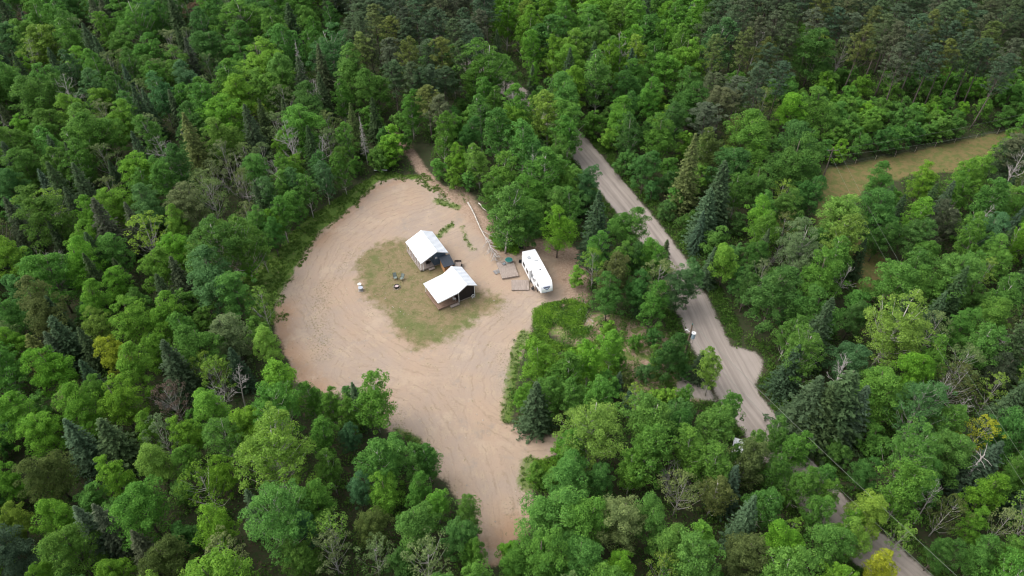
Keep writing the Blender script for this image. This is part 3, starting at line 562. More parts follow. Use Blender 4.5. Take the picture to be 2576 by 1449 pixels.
# spruces / pines by their tips
SP = [(235,90,14,2.6,'S'),(307,160,12,2.2,'T'),(300,213,11,2,'S'),(357,225,12,2.3,'S'),(118,340,12,2.2,'T'),(118,408,13,2.8,'S'),(637,297,9,1.7,'T'),(95,425,10,2,'T'),(460,285,16,3.4,'O'),
 (233,500,14,3.2,'K',"tall brown-green spruce in the left forest, widest of its group"),(315,513,11,2,'K'),(12,500,12,2.6,'K'),(430,650,10,2.2,'K'),(113,743,11,2.2,'S'),(127,798,11,2.8,'S'),(113,838,9,2,'T'),(197,828,9,1.8,'S'),(70,845,9,2.4,'O'),
 (165,1060,11,2.8,'T',"dusky blue-green spruce, left of a pair in the lower left forest"),(248,1052,11,2.8,'S',"dark spruce with pale tip, right of a pair in the lower left forest"),(495,1000,7,1.2,'T',"small powdery blue spruce among bare twigs, lower left"),(187,1276,11,2.2,'T'),(235,1272,11,2,'K'),(880,262,13,2.2,'O'),(200,905,9,1.8,'S'),
 (1350,958,11,2.6,'S',"dark spruce on the rim where the track narrows, right side"),(1590,972,5,1.2,'T',"left of two tiny blue spruces on the scrubby ground"),(1560,935,5,1.1,'T',"right of two tiny blue spruces on the scrubby ground"),
 (2068,945,14,3.8,'S'),(2150,930,15,4.2,'S',"broadest dark spruce, lower right below the gravel turn-off"),(2185,970,12,2.8,'T'),(2095,970,13,3.4,'S'),(2012,868,11,2.6,'S'),
 (1750,338,17,3.2,'O',"tall olive spruce directly right of the gravel road's straight"),(1825,405,16,3.4,'S',"wide dark spruce, right of the tall olive roadside spruce"),(1790,470,13,3.2,'S'),(1935,575,11,1.8,'T'),(2020,240,9,1.4,'S'),(1508,478,16,3.3,'S',"tall dark spruce between camper clearing and the road"),
 (1472,430,8,1.4,'S'),(1505,130,14,2.8,'S'),(1600,140,12,2.2,'S'),(1340,160,9,1.7,'T'),(1770,880,7,1.5,'S'),(1680,600,8,1.6,'S'),(1250,70,12,2.2,'T'),(1620,700,8,1.6,'S'),(935,245,11,2.2,'S'),(650,250,11,2,'S'),(120,120,13,2.4,'S'),
 (330,330,12,2.3,'S'),(160,470,12,2.4,'S'),(640,460,10,2,'S'),(30,130,13,2.4,'S'),(800,180,12,2.2,'S'),(1800,620,9,1.8,'T'),(710,250,12,2.2,'S')]
for e in SP: Tp('spruce', *e[:5], label=e[5] if len(e) > 5 else None)
PI = [(905,35),(940,15),(985,40),(1020,20),(1060,45),(1100,20),(1145,50),(1170,15),(930,90),(975,95),(1015,90),(1065,100),(1110,95),(1150,105),(1190,60),(900,80),(1210,20),(1030,150),(1055,165),(1090,165),(1120,170),(985,150),(1075,215),(1105,240),
      (1870,15),(1910,35),(1880,70),(1955,30),(1990,60),(1940,110),(1975,150),(1840,30),(1925,160),(1990,10),(1780,30),(1810,90),(2110,15),(2150,30),(2200,12),(2235,35),(2270,60),(2310,30),(2350,20),(2330,75),(2390,45),(2420,20),(2440,70),(2480,30),(2520,55),(2550,15),(2400,95),
      (2500,100),(2556,95),(2180,55),(2060,20),(2290,110),(2360,110),(2465,115),(2535,135),(1020,45),(2080,-20),(2200,-30),(2300,-25),(2420,-30),(2520,-30),(1900,-25),(1000,-20),(1100,-25)]
for i, (u, v) in enumerate(PI): Tp('pine', u, v, random.uniform(15.5, 19.5) * (.85 if v > 130 and u < 1200 else 1), random.uniform(2.3, 3.2), random.choice('NNKO'))
for u, v, r in ((1815,262,52),(1775,300,40),(1850,235,40),(1790,220,36),(2545,380,40)): T('pine', u, v, r, 'K', h=13)
DE = [('deadtree',405,365,32,"leafless white birch in the left forest, largest bare tree there"),('deadtree',800,372,30,"thin leafless tree just left of the clearing's top"),('deadtree',1567,118,40,"tall leafless grey tree near the top, right of the road"),
      ('deadtree',2440,540,28,"leafless grey tree leaning right near the right edge"),('deadtree',2550,815,44,"big leafless grey tree leaning at the right edge"),('deadtree',2422,1020,28,"grey leafless crown above the far lower right trees"),
      ('deadtree',1905,90,26,"bare white-stemmed dead tree among the top right pines"),('deadtree',1720,1160,10,None),('deadtree',2120,690,26,None),('deadtree',2370,985,30,None),('deadtree',700,420,26,None)]
DE += [('deadtree',u_,v_,30,None) for u_,v_ in ((655,470),(735,385),(560,1000),(590,960),(1490,1060),(1090,95),(1335,420),(2290,1130),(2350,1250),(2260,830),(690,1110),(1210,300))]
for k, u, v, r, lb in DE:
    if r > 12: T(k, u, v, r, 'X', lb, lean=(0.0, .32) if u > 2400 and v < 900 else None)
T('brush', 590, 445, 50, 'X', "wide leafless grey bush left of the clearing"); T('brush', 1700, 1210, 50, 'X', "large leafless grey bush-like tree, bottom centre right"); T('brush', 1935, 645, 32, 'X', "bare white forked bush right of the road bend")
T('brush', 525, 1425, 44, 'X', "bare twiggy bush at the bottom edge, left"); T('brush', 430, 1000, 36, 'X', "bare twiggy bush in the lower left forest"); T('brush', 120, 655, 36, 'X', "bare spreading bush near the left edge")
Tp('deadspruce', 737, 95, 15, 2.4, 'X', "grey needleless spruce right of the big bright maple, upper left")
Tp('deadspruce', 905, 290, 12, 1.8, 'X', "grey needleless spruce at the top left rim of the clearing")
x, y = unp(655, 796, 0); add_tree('snag', x, y, 8.5, 2.5, 'X', "broken grey leaning trunk on the left rim of the clearing", (0.0, -.32))

# ---- the rest of the forest, tree by tree
VIS = [[(960,455),(1010,448),(1060,455),(1120,500),(1150,520),(1200,560),(1230,610),(1310,640),(1400,625),(1440,650),(1435,740),(1350,785),(1320,850),(1290,890),(1270,960),(1268,1040),(1300,1085),(1380,1097),(1375,1130),(1330,1165),(1320,1230),(1340,1260),(1318,1300),(1305,1340),(1240,1370),(1222,1300),(1190,1245),(1140,1220),(1100,1130),(1060,1095),(1000,1070),(985,990),(900,955),(790,965),(755,940),(740,900),(712,820),(705,770),(745,690),(775,630),(800,590),(880,530)],
       [(1440,385),(1478,352),(1600,482),(1660,572),(1712,660),(1690,650),(1620,570),(1570,520),(1520,470)],[(1690,680),(1715,665),(1790,790),(1860,885),(1930,890),(1915,980),(1945,1055),(1890,1065),(1810,1000),(1750,940),(1730,860),(1750,790)],
       [(1270,212),(1330,212),(1340,240),(1290,245)],[(2085,430),(2200,408),(2400,368),(2520,345),(2510,362),(2420,415),(2290,425),(2180,450),(2120,495),(2085,490)],[(2175,650),(2205,660),(2215,690),(2175,710)],
       [(1035,375),(1060,440),(1130,490),(1080,440),(1045,385)],[(1340,760),(1450,755),(1480,830),(1400,870),(1330,850)],[(2110,1270),(2140,1300),(2130,1320),(2100,1290)],[(2225,1370),(2290,1420),(2310,1449),(2260,1430)],[(2095,1255),(2150,1310),(2140,1330),(2085,1290)],[(2005,1165),(2020,1180),(2015,1195),(1995,1180)],[(2165,1385),(2185,1400),(2180,1420),(2160,1410)],
       [(1560,830),(1640,870),(1650,960),(1600,960),(1545,900)],[(1490,770),(1510,780),(1490,830),(1470,800)],[(700,620),(760,570),(770,600),(700,720),(660,760),(655,700)]]
def inpoly(x, y, P):
    c = False
    for i in range(len(P)):
        a, b_ = P[i], P[i - 1]
        if (a[1] > y) != (b_[1] > y) and x < (b_[0] - a[0]) * (y - a[1]) / (b_[1] - a[1]) + a[0]: c = not c
    return c
cells = {}
def put_cell(x, y, r, hh): cells.setdefault((int(x // 8), int(y // 8)), []).append((x, y, r, hh))
for tr in trees: put_cell(tr['x'], tr['y'], tr['R'] if tr['kind'] not in ('deadtree', 'deadspruce', 'snag', 'brush') else .8, tr['h'])
def free(x, y, r, k):
    cx, cy = int(x // 8), int(y // 8)
    for i in (-1, 0, 1):
        for j in (-1, 0, 1):
            for (a, c, rr, hh) in cells.get((cx + i, cy + j), ()):
                if math.hypot(a - x, c - y) < k * (r + rr): return False
    return True
def zone(u, v):
    if (870 < u < 1230 and v < 150) or (u > 1780 and v < 110) or (u > 2150 and v < 150): return (('pine', 'NNK'),)
    if u > 1930 and 140 < v < 410: return (('young', 'BMMMD'),) * 6 + ((Mm, 'MD'),)
    if 1230 < u < 1780 and v < 200: return ((Bi, 'MMBD'), (Bi, 'ML'), (Mm, 'BM'), ('spruce', 'ST') if random.random() < .4 else (Bi, 'M'), (Bi, 'B'))
    if 1480 < u < 1760 and v < 640: return (('young', 'BMD'), (Mm, 'MD'), (Bi, 'MD'))
    if u > 1700 and v > 400: return ((Mm, 'MMDG'), (Mm, 'MD'), (Bi, 'MG'), ('spruce', 'SST') if random.random() < .5 else (Mm, 'M'), (Sa, 'POL'), (Yo, 'MD'), (Bi, 'MB'), ('deadtree', 'X') if random.random() < .03 else (Bi, 'M'))
    if u < 1000 and v < 480: return ((Mm, 'MMDGB'), (Mm, 'MDG'), (Bi, 'MGD'), (Bi, 'MM'), ('spruce', 'SSTK') if random.random() < .5 else (Mm, 'D'), (Sa, 'P') if random.random() < .6 else (Mm, 'B'), ('deadtree', 'X') if random.random() < .05 else (Mm, 'M'))
    if u < 1000: return ((Mm, 'MMBBD'), (Mm, 'BM'), (Mm, 'BBL'), (Mm, 'BL'), (Bi, 'MG'), ('spruce', 'SSTK') if random.random() < .45 else (Mm, 'B'), (Sa, 'PL') if random.random() < .6 else (Mm, 'M'), (Yo, 'MD'))
    if 1000 <= u < 1480 and v < 700: return ((Bi, 'MMD'), (Yo, 'MBD'), (Mm, 'MB'))
    return ((Bi, 'MMBG'), (Mm, 'MB'), (Bi, 'MO'), (Sa, 'PL'), (Yo, 'MB'))
capn = {'deadtree': 60, 'maple': 295, 'birch': 290, 'spruce': 290, 'young': 290, 'pine': 240, 'sparse': 120, 'poplar': 200}
def blocked(x, y, h, r, kind):
    for zf in ((.35, .6, .85) if kind != 'pine' else (.5, .7, .9)):
        u, v = proj(x, y, h * zf); pr = .8 * r * F / depth(x, y, h * zf)
        for du, dv in ((0, 0), (pr, 0), (-pr, 0), (0, pr * .7), (0, -pr * .7), (pr * .7, pr * .5), (-pr * .7, pr * .5)):
            for P in VIS:
                if inpoly(u + du, v + dv, P): return True
    return False
for att_i in range(36000):
    y = random.uniform(31, 228); hw = (y * cD + 58) * 1288 / F * 1.06 + 6; x = random.uniform(-hw, hw); u, v = proj(x, y, 7)
    kind, cols = random.choice(zone(u, v))
    late = att_i > 16000
    if late and kind == 'spruce' and random.random() < .85: kind, cols = 'young', 'MDB'
    if kind in (Mm, Bi) and late: kind = 'young'; cols = 'MDDM'
    if cnt.get(kind, 0) >= capn[kind]: continue
    r = {'maple': random.uniform(2.6, 4.1), 'birch': random.uniform(2.0, 3.2), 'young': random.uniform(1.5, 2.6), 'spruce': random.uniform(1.6, 2.9), 'pine': random.uniform(2.1, 3), 'sparse': random.uniform(2, 3), 'deadtree': 2.2}[kind]
    ks = 1 + .38 * min(max((y - 85) / 110, 0), 1); r *= ks if kind != 'young' else 1 + (ks - 1) * .5
    if kind == 'spruce': h = min(4.2 * r + random.uniform(.5, 3.5), 16)
    else: h = {'maple': min(2.0 * r + 5, 15), 'birch': min(2.6 * r + 5, 16), 'young': 2.4 * r + 1.2, 'pine': random.uniform(15, 20), 'sparse': 2 * r + 4.5, 'deadtree': random.uniform(11, 14)}[kind]
    if y > 150 and kind in (Mm, Bi): h *= 1.1
    if samp(open_, x, y) > (-1.2 if kind != 'young' else -.8): continue
    if samp(f_dry, x, y) > -.5 and random.random() < .75: continue
    if not free(x, y, r, (.66 if not late else .5)): continue
    if blocked(x, y, h, r, kind): continue
    add_tree(kind, x, y, h, r, random.choice(cols)); put_cell(x, y, r, h)
print('TREES', len(trees), cnt)

# ---- labels for the trees: look + what they stand beside
LM = [(400,370,'the leafless white birch'),(590,440,'the wide grey bare bush'),(740,160,'the grey needleless spruce'),(655,160,'the big bright maple, upper left'),(610,60,'the large top-edge poplar'),(500,42,'the greyish brown top-edge tree'),
 (850,160,'the forked white-trunked poplar'),(67,65,'the top left corner'),(20,240,'the upper left edge'),(263,570,'the tall brown-green spruce'),(373,593,'the pale yellowish left-hand tree'),(120,655,'the bare bush, far left'),(290,885,'the yellow-green maple'),
 (640,745,'the broken grey leaning trunk'),(200,1110,'the lower left spruce pair'),(495,1015,'the small powdery blue spruce'),(690,1150,'the huge light green poplar, lower left'),(40,1000,'the lower left edge'),(45,1400,'the bottom left corner'),(525,1425,'the bare bush at bottom left'),
 (235,1290,'the two spruce tips, bottom left'),(936,1000,'the lone birch on the clearing'),(1240,1390,"the track's bottom end"),(1350,1020,'the dark spruce at the track'),(1490,1080,'the branching white-trunked poplar'),(1560,1295,'the pale grey-green rounded maple'),
 (1700,1210,'the leafless bush-like tree'),(1860,1128,'the parked white car'),(2190,1282,'the very bright roadside maple'),(1925,1268,'the slender leaning birch'),(2300,1430,"the road's bottom end"),(2150,1060,'the broadest dark spruce'),(2457,1098,'the yellow-tinged tree, lower right'),
 (2540,1420,'the bottom right corner'),(1900,920,'the gravel turn-off'),(1740,850,'the transformer pole'),(1670,660,'the road bend'),(2250,815,'the huge poplar, right'),(2550,815,'the big leaning dead tree'),(2440,540,'the leafless tree, right edge'),(2017,625,'the poplar with fan-shaped limbs'),
 (2200,690,'the lower brown grass gap'),(2300,400,'the brown grass strip'),(2095,375,'the pole by the grass strip'),(1820,480,'the two big roadside spruces'),(1815,262,'the brownish pines right of the road'),(1567,118,'the tall leafless grey tree'),(1440,160,'the bright pointed maple, top'),
 (1300,225,'the top of the gravel road'),(1050,60,'the pine clump, top middle'),(1090,250,"the trail's tall pines"),(1000,330,'the dirt trail'),(890,360,"the clearing's top left rim"),(1200,560,'the fallen birch'),(1405,565,'the bright maple behind the camper'),(1470,350,'the straight gravel road'),
 (1508,580,'the tall spruce by the camper'),(1475,805,'the grey brush pile'),(1420,930,'the birches below the brambles'),(2420,60,'the top right pines'),(2150,50,'the dark gap between top right pines'),(1905,90,'the bare dead tree among pines'),(2560,250,'the upper right edge'),
 (730,560,"the clearing's upper left bank"),(700,900,"the clearing's left rim"),(1090,1180,"the track's lower left rim"),(840,1390,'the pale tree, bottom middle'),(340,100,'the rounded top-edge poplar, left'),(350,1275,'the broad maple, bottom left'),(545,620,'the large deep green poplar'),(1640,770,'the roadside thicket'),
 (2380,1290,'the olive half-bare tree'),(2570,1050,'the right edge, lower half'),(2420,690,'the dark maples, right'),(1270,530,'the birches behind the fallen trunk'),(1790,1360,'the leafy bottom edge, centre right'),(2370,240,'the low young trees, upper right'),(2150,220,'the low trees under the pines'),(1670,100,'the top-edge birches')]
def size_word(tr):
    k = tr['kind']
    if k == 'spruce': return 'tall' if tr['h'] > 12.5 else ('small' if tr['h'] < 8 else 'slim' if tr['R'] < 2.1 else 'bushy')
    if k == 'young': return 'low' if tr['R'] < 2.1 else 'bushy'
    if k == 'pine': return 'tall' if tr['h'] > 17 else 'slender'
    return 'broad' if tr['R'] > 3.3 else ('narrow' if tr['R'] < 2.2 else 'medium')
used = {}
for tr in trees:
    if tr['label']: lb = tr['label']
    else:
        d, lu, lv, ph = min((math.hypot(tr['u'] - a, (tr['v'] - c) * 1.15), a, c, p) for a, c, p in LM)
        du, dv = tr['u'] - lu, tr['v'] - lv; far_ = 'just ' if d < 55 else ''
        rel = ('right of ' if du > 0 else 'left of ') if abs(du) > abs(dv) else ('in front of ' if dv > 0 else 'behind ')
        if 'corner' in ph or 'edge' in ph or ' end' in ph: rel = 'near ' if d < 70 else 'a little way from '; far_ = ''
        lb = f"{size_word(tr)} {CNAME[tr['col']]} {KN[tr['kind']][1]} {far_}{rel}{ph}"
        if tr['kind'] in ('deadtree', 'brush'): lb = f"{size_word(tr)} {KN[tr['kind']][1]} {far_}{rel}{ph}"
    used.setdefault(lb, []).append(tr)
for lb, L in used.items():
    L.sort(key=lambda q: q['y'])
    for i, tr in enumerate(L):
        l2 = lb
        if len(L) == 2: l2 = lb + (', nearer one', ', farther one')[i]
        elif len(L) == 3: l2 = lb + (', nearest one', ', middle one', ', farthest one')[i]
        l2 = ' '.join(l2.split()[:16])
        tag(tr['o'], l2, KN[tr['kind']][2], KN[tr['kind']][3])

# ------------------------------------------------------------------ ground cover (stuff)
def clump(g, n, rad, hgt, size, upright=.5):
    a = g.uniform(0, 6.28, n); r = rad * np.sqrt(g.uniform(0, 1, n)); z = hgt * g.uniform(.15, 1, n) * (1 - .5 * (r / rad) ** 2)
    P = np.stack([r * np.cos(a), r * np.sin(a), z], 1); N = nrm(np.stack([np.cos(a) * .5, np.sin(a) * .5, np.full(n, 1.0 - upright)], 1) + g.normal(size=(n, 3)) * .45)
    L = size * g.uniform(.6, 1.3, n); return leafset(P, N, L, L * .5, g)[0]
def scatter(name, label, pts, variants, smin, smax, mat, color, mats_vary=.2):
    Vs = []; T_ = []
    for (x, y) in pts:
        V = variants[int(RNG.integers(len(variants)))]; s = RNG.uniform(smin, smax); a = RNG.uniform(0, 6.28); ca, sa = math.cos(a), math.sin(a)
        Vn = np.empty_like(V); Vn[:, 0] = (V[:, 0] * ca - V[:, 1] * sa) * s + x; Vn[:, 1] = (V[:, 0] * sa + V[:, 1] * ca) * s + y; Vn[:, 2] = V[:, 2] * s + samp(GZ, x, y)
        Vs.append(Vn); T_.append(np.clip(RNG.normal(1, mats_vary), .5, 1.5) * RNG.normal(1, .12, len(V) // 4))
    V = np.concatenate(Vs); me = quad_mesh(name, V, np.arange(len(V)).reshape(-1, 4), np.clip(np.concatenate(T_), .5, 1.5)); me.materials.append(M[mat])
    o = link(bpy.data.objects.new(name, me)); o.color = (*color, 1); return tag(o, label, None, None, 'stuff')
def pick(n, x0, x1, y0, y1, f):
    out = []
    for _ in range(n):
        x, y = random.uniform(x0, x1), random.uniform(y0, y1)
        if f(x, y): out.append((x, y))
    return out
g = np.random.default_rng(5)
cb = [clump(g, 46, .8, .9, .16) for _ in range(6)]; cg = [clump(g, 16, .28, .26, .10, .8) for _ in range(5)]; cu = [clump(g, 42, 1.2, 1.5, .17) for _ in range(6)]
P_br = [W(p) for p in ([(1345,775),(1390,762),(1440,755),(1478,770),(1470,800),(1480,840),(1465,848),(1440,850),(1415,830),(1392,812),(1380,830),(1375,850),(1400,868),(1440,880),(1380,890),(1325,880),(1340,830)],
   [(1345,1160),(1400,1150),(1440,1170),(1440,1220),(1380,1240),(1340,1210)],[(1500,860),(1540,870),(1560,960),(1500,1000),(1400,990),(1350,940),(1400,900)],[(1230,590),(1290,600),(1320,615),(1300,640),(1250,625)])]
inb = lambda x, y: any(inpoly(x, y, P) for P in P_br)
def nz(x, y, s): return math.sin(x / s * 2.1 + 1.3 * math.sin(y / s)) + math.sin(y / s * 1.7 + 1.1 * math.sin(x / s * 1.3))
scatter('bramble_patch', 'bright green brambles and ferns right of the sandy clearing', pick(32000, -5, 25, 45, 112, lambda x, y: inb(x, y) and nz(x, y, 1.6) > -1.2), cb, .3, .75, 'leaf', (.155, .31, .035), .18)
scatter('rough_brush', 'darker rough weeds mixed into the brambles', pick(5000, -5, 25, 45, 112, lambda x, y: inb(x, y) and nz(x, y, 1.6) < .2), cb, .3, 1.0, 'leaf', (.12, .21, .04), .25)
scatter('grass', 'fresh green grass on the banks and rims of the clearing', pick(110000, -50, 14, 40, 140, lambda x, y: (samp(f_verge, x, y) > -.2 and nz(x, y, 1.3) > -.9 or (samp(f_green, x, y) > -.1 and random.random() < .45)) and random.random() < .6), cg, .4, 1.15, 'leaf', (.115, .205, .038))
scatter('weeds', 'small dry weeds dotted over lawn and sand', pick(9000, -38, 12, 45, 125, lambda x, y: (samp(f_lawn, x, y) > -.4 and random.random() < .5) or (samp(f_clear, x, y) > 0 and random.random() < .02 + .35 * (samp(f_clear, x, y) < 1.2))), cg, .15, .42, 'leaf', (.15, .15, .065))
scatter('roadside_growth', 'green shrubs and weeds along the gravel road', pick(42000, 0, 110, 30, 165, lambda x, y: -2.8 < samp(f_road, x, y) < -.3 and samp(f_clear, x, y) < -1), cb, .4, .9, 'leaf', (.085, .175, .032))
scatter('strip_tufts', 'dry tufts on the brown grass strip', pick(9000, 40, 150, 95, 190, lambda x, y: samp(f_strip, x, y) > -.5), cg, .2, .5, 'leaf', (.14, .15, .055))
scatter('undergrowth', 'dark leafy undergrowth covering the forest floor', pick(24000, -160, 160, 30, 228, lambda x, y: abs(x) < (y * cD + 58) * .74 + 4 and samp(open_, x, y) < -.9), cu, .5, 1.3, 'leaf', (.075, .165, .03))
# stones
sv = []; sf = []
for (x, y) in pick(1500, -38, 14, 32, 125, lambda x, y: samp(f_clear, x, y) > .3):
    s = .03 + .11 * random.random() ** 4; n = len(sv); z = samp(GZ, x, y)
    for dx, dy, dz in ((1, 0, 0), (0, 1, 0), (-1, 0, 0), (0, -1, 0), (0, 0, .7), (0, 0, -.4)): sv.append((x + dx * s * random.uniform(.7, 1.2), y + dy * s * random.uniform(.7, 1.2), z + dz * s))
    sf += [(n + a, n + b_, n + 4) for a, b_ in ((0, 1), (1, 2), (2, 3), (3, 0))] + [(n + b_, n + a, n + 5) for a, b_ in ((0, 1), (1, 2), (2, 3), (3, 0))]
mb = MB(); mb.v = sv; mb.f = sf; tag(mb.build('gravel', 'stone'), 'loose pebbles scattered over the sand', None, None, 'stuff')

# ------------------------------------------------------------------ cabins
def gable_wall(mb, prof, y0, y1): mb.prism(prof, y0, y1)
def ribs(root, pts, y0, y1, sp=.42):
    mb = MB(); y = y0 + .06
    while y < y1:
        for (xa, za), (xb, zb) in zip(pts[:-1], pts[1:]): mb.slab((xa, y, za + .05), (xb, y, zb + .05), (xb, y + .06, zb + .05), (xa, y + .06, za + .05), .048)
        y += sp
    return mb
def metal_roof(root, left, right, y0, y1):
    for nm, pts in (('roof_panel', left), ('roof_panel', right)):
        mb = MB(); n = len(pts)
        for (xa, za), (xb, zb) in zip(pts[:-1], pts[1:]): mb.slab((xa, y0, za), (xb, y0, zb), (xb, y1, zb), (xa, y1, za), .045)
        o = mb.build(nm, 'roof', root); ribs(root, pts, y0, y1).build('roof_rib', 'roof', o)
    mb = MB(); (xr, zr) = left[-1]
    mb.prism([(xr - .16, zr - .03), (xr, zr + .05), (xr + .16, zr - .03), (xr + .16, zr - .05), (xr, zr + .025), (xr - .16, zr - .05)], y0 - .01, y1 + .01); mb.build('ridge_cap', 'roof', root)
    fa = MB()
    for yy in (y0 + .005, y1 - .03):
        for pts in (left, right):
            for (xa, za), (xb, zb) in zip(pts[:-1], pts[1:]): fa.slab((xa, yy, za - .048), (xb, yy, zb - .048), (xb, yy + .025, zb - .048), (xa, yy + .025, za - .048), .12)
    fa.build('fascia', 'white', root)
def battens(xy_pairs, z0, zf, w_=.04):
    mb = MB()
    for x0, y0, x1, y1 in xy_pairs:
        L = math.hypot(x1 - x0, y1 - y0); n = max(int(L / .3), 1); dx, dy = (x1 - x0) / L, (y1 - y0) / L; nxn, nyn = dy, -dx
        for i in range(n + 1):
            cx, cy = x0 + dx * L * i / n, y0 + dy * L * i / n; zt = zf(cx)
            a = [(cx - dx * w_ / 2, cy - dy * w_ / 2), (cx + dx * w_ / 2, cy + dy * w_ / 2)]; o_ = .022
            mb.slab((a[0][0], a[0][1], zt), (a[1][0], a[1][1], zt), (a[1][0] + nxn * o_, a[1][1] + nyn * o_, zt), (a[0][0] + nxn * o_, a[0][1] + nyn * o_, zt), zt - z0)
    return mb
def deckbox(root, x0, x1, y0, y1, z, mat='deck', along='y', w_=.17, name='deck'):
    mb = MB()
    if along == 'y':
        n = max(int(round((x1 - x0) / w_)), 1); s = (x1 - x0) / n
        for i in range(n): mb.box(x0 + i * s + .004, x0 + (i + 1) * s - .022, y0, y1, z - .03, z + random.uniform(0, .012))
    else:
        n = max(int(round((y1 - y0) / w_)), 1); s = (y1 - y0) / n
        for i in range(n): mb.box(x0, x1, y0 + i * s + .004, y0 + (i + 1) * s - .008, z - .03, z + random.uniform(0, .004))
    o = mb.build(name, mat, root)
    mb = MB(); e = .03
    mb.box(x0, x1, y0 + .01, y0 + .05, .02, z - .032); mb.box(x0, x1, y1 - .05, y1 - .01, .02, z - .032); mb.box(x0 + .01, x0 + .05, y0 + .05, y1 - .05, .02, z - .032); mb.box(x1 - .05, x1 - .01, y0 + .05, y1 - .05, .02, z - .032)
    mb.build('deck_frame', mat, root); return o
# cabin with dark brown walls (front)
c2 = tag(empty('cabin', (-12.45, 85.52, 0), R(31.2)), 'dark brown cabin with white metal roof over a wide porch, the nearer cabin', 'cabin', 'small cabins')
zl = .28
def z2(x): return (2.62 + (x - 3.72) * (3.62 - 2.62) / (5.42 - 3.72)) if x < 5.42 else 3.62 - (x - 5.42) * (3.62 - 2.6) / (7.38 - 5.42)
MB().prism([(3.88, zl), (6.98, zl), (6.98, z2(6.98) - .07), (5.42, z2(5.42) - .09), (3.88, z2(3.88) - .07)], 0.02, 5.0).build('wall', 'dark', c2)
battens([(3.9, 0.02, 6.96, 0.02), (6.98, 0.1, 6.98, 4.95)], zl, lambda x: z2(x) - .1).build('siding_batten', 'dark', c2)
MB().box(3.9, 6.95, .06, 4.95, 0.02, .27).build('foundation', 'grey_wood', c2)
metal_roof(c2, [(-.15, 2.16), (3.72, 2.64), (5.42, 3.64)], [(5.42, 3.64), (7.38, 2.62)], -.4, 5.25)
deckbox(c2, 0, 3.84, 0, 5.14, .3)
MB().box(3.86, 3.96, -.10, -.0, .05, 2.6).build('post', 'white', c2); MB().box(6.93, 7.03, -.10, -.0, .02, 2.72).build('post', 'white', c2); MB().box(.05, .15, 5.0, 5.1, .3, 2.1).build('post', 'white', c2)
MB().box(.02, .12, -.38, 5.2, 2.0, 2.1).build('porch_beam', 'white', c2)
d = MB().box(3.82, 3.875, 3.2, 4.1, .32, 2.3).build('door', 'white', c2); MB().cyl(3.80, 3.3, 1.25, 1.35, .03, 8).build('handle', 'black', d)
wd = MB().box(3.83, 3.875, .8, 1.9, 1.2, 2.1).build('window', 'white', c2); MB().box(3.815, 3.828, .88, 1.82, 1.28, 2.02).build('pane', 'glass', wd)
stp = tag(empty('porch_step', (0, 0, 0)), 'grey plank step in front of the nearer brown cabin', 'step', 'plank steps of the cabins')
stp.location = c2.location; stp.rotation_euler = c2.rotation_euler; deckbox(stp, 2.1, 3.75, -.62, -.1, .2, 'grey_wood', 'x', .13, 'tread')
# cabin with blue grey walls (behind)
c1 = tag(empty('cabin', (-16.45, 95.46, 0), R(29)), 'blue-grey cabin with white metal roof and row of porch posts, the farther cabin', 'cabin', 'small cabins')
def z1(x): return 2.14 + (x - .05) * (3.62 - 2.14) / (3.32 - .05) if x < 3.32 else 3.62 - (x - 3.32) * (3.62 - 2.5) / (5.5 - 3.32)
MB().prism([(2.75, zl), (5.1, zl), (5.1, z1(5.1) - .07), (3.32, z1(3.32) - .09), (2.75, z1(2.75) - .07)], 0.05, 6.25).build('wall', 'siding', c1)
battens([(2.78, .05, 5.08, .05), (5.1, .1, 5.1, 6.2)], zl, lambda x: z1(x) - .1).build('siding_batten', 'siding', c1)
MB().box(2.8, 5.05, .1, 6.2, 0.02, .27).build('foundation', 'grey_wood', c1)
metal_roof(c1, [(.05, 2.14), (3.32, 3.64)], [(3.32, 3.64), (5.5, 2.52)], -.4, 6.6)
deckbox(c1, 0, 2.73, 0, 6.4, .3, 'grey_wood')
for k in range(6): MB().box(.12, .21, .02 + k * 1.25, .11 + k * 1.25, .3, 2.05).build('post', 'white', c1)
MB().box(.55, .64, -.12, -.02, .05, 2.28).build('post', 'white', c1)
MB().box(.11, .22, -.3, 6.4, 2.055, 2.13).build('porch_beam', 'white', c1)
d = MB().box(2.69, 2.745, 3.0, 3.9, .32, 2.3).build('door', 'white', c1); MB().cyl(2.67, 3.1, 1.25, 1.35, .03, 8).build('handle', 'black', d)
wd = MB().box(2.7, 2.745, 1.2, 2.2, 1.2, 2.1).build('window', 'white', c1); MB().box(2.685, 2.698, 1.28, 2.12, 1.28, 2.02).build('pane', 'glass', wd)
vt = MB().box(3.05, 3.42, -.03, .045, 1.75, 2.1).build('wall_vent', 'white', c1); MB().box(3.1, 3.37, -.045, -.032, 1.8, 2.05).build('vent_grille', 'rvgrey', vt)
stp1 = tag(empty('porch_step', c1.location, c1.rotation_euler.z), 'grey plank step in front of the blue-grey cabin', 'step', 'plank steps of the cabins')
deckbox(stp1, 1.5, 2.6, -.62, -.12, .2, 'grey_wood', 'x', .13, 'tread')
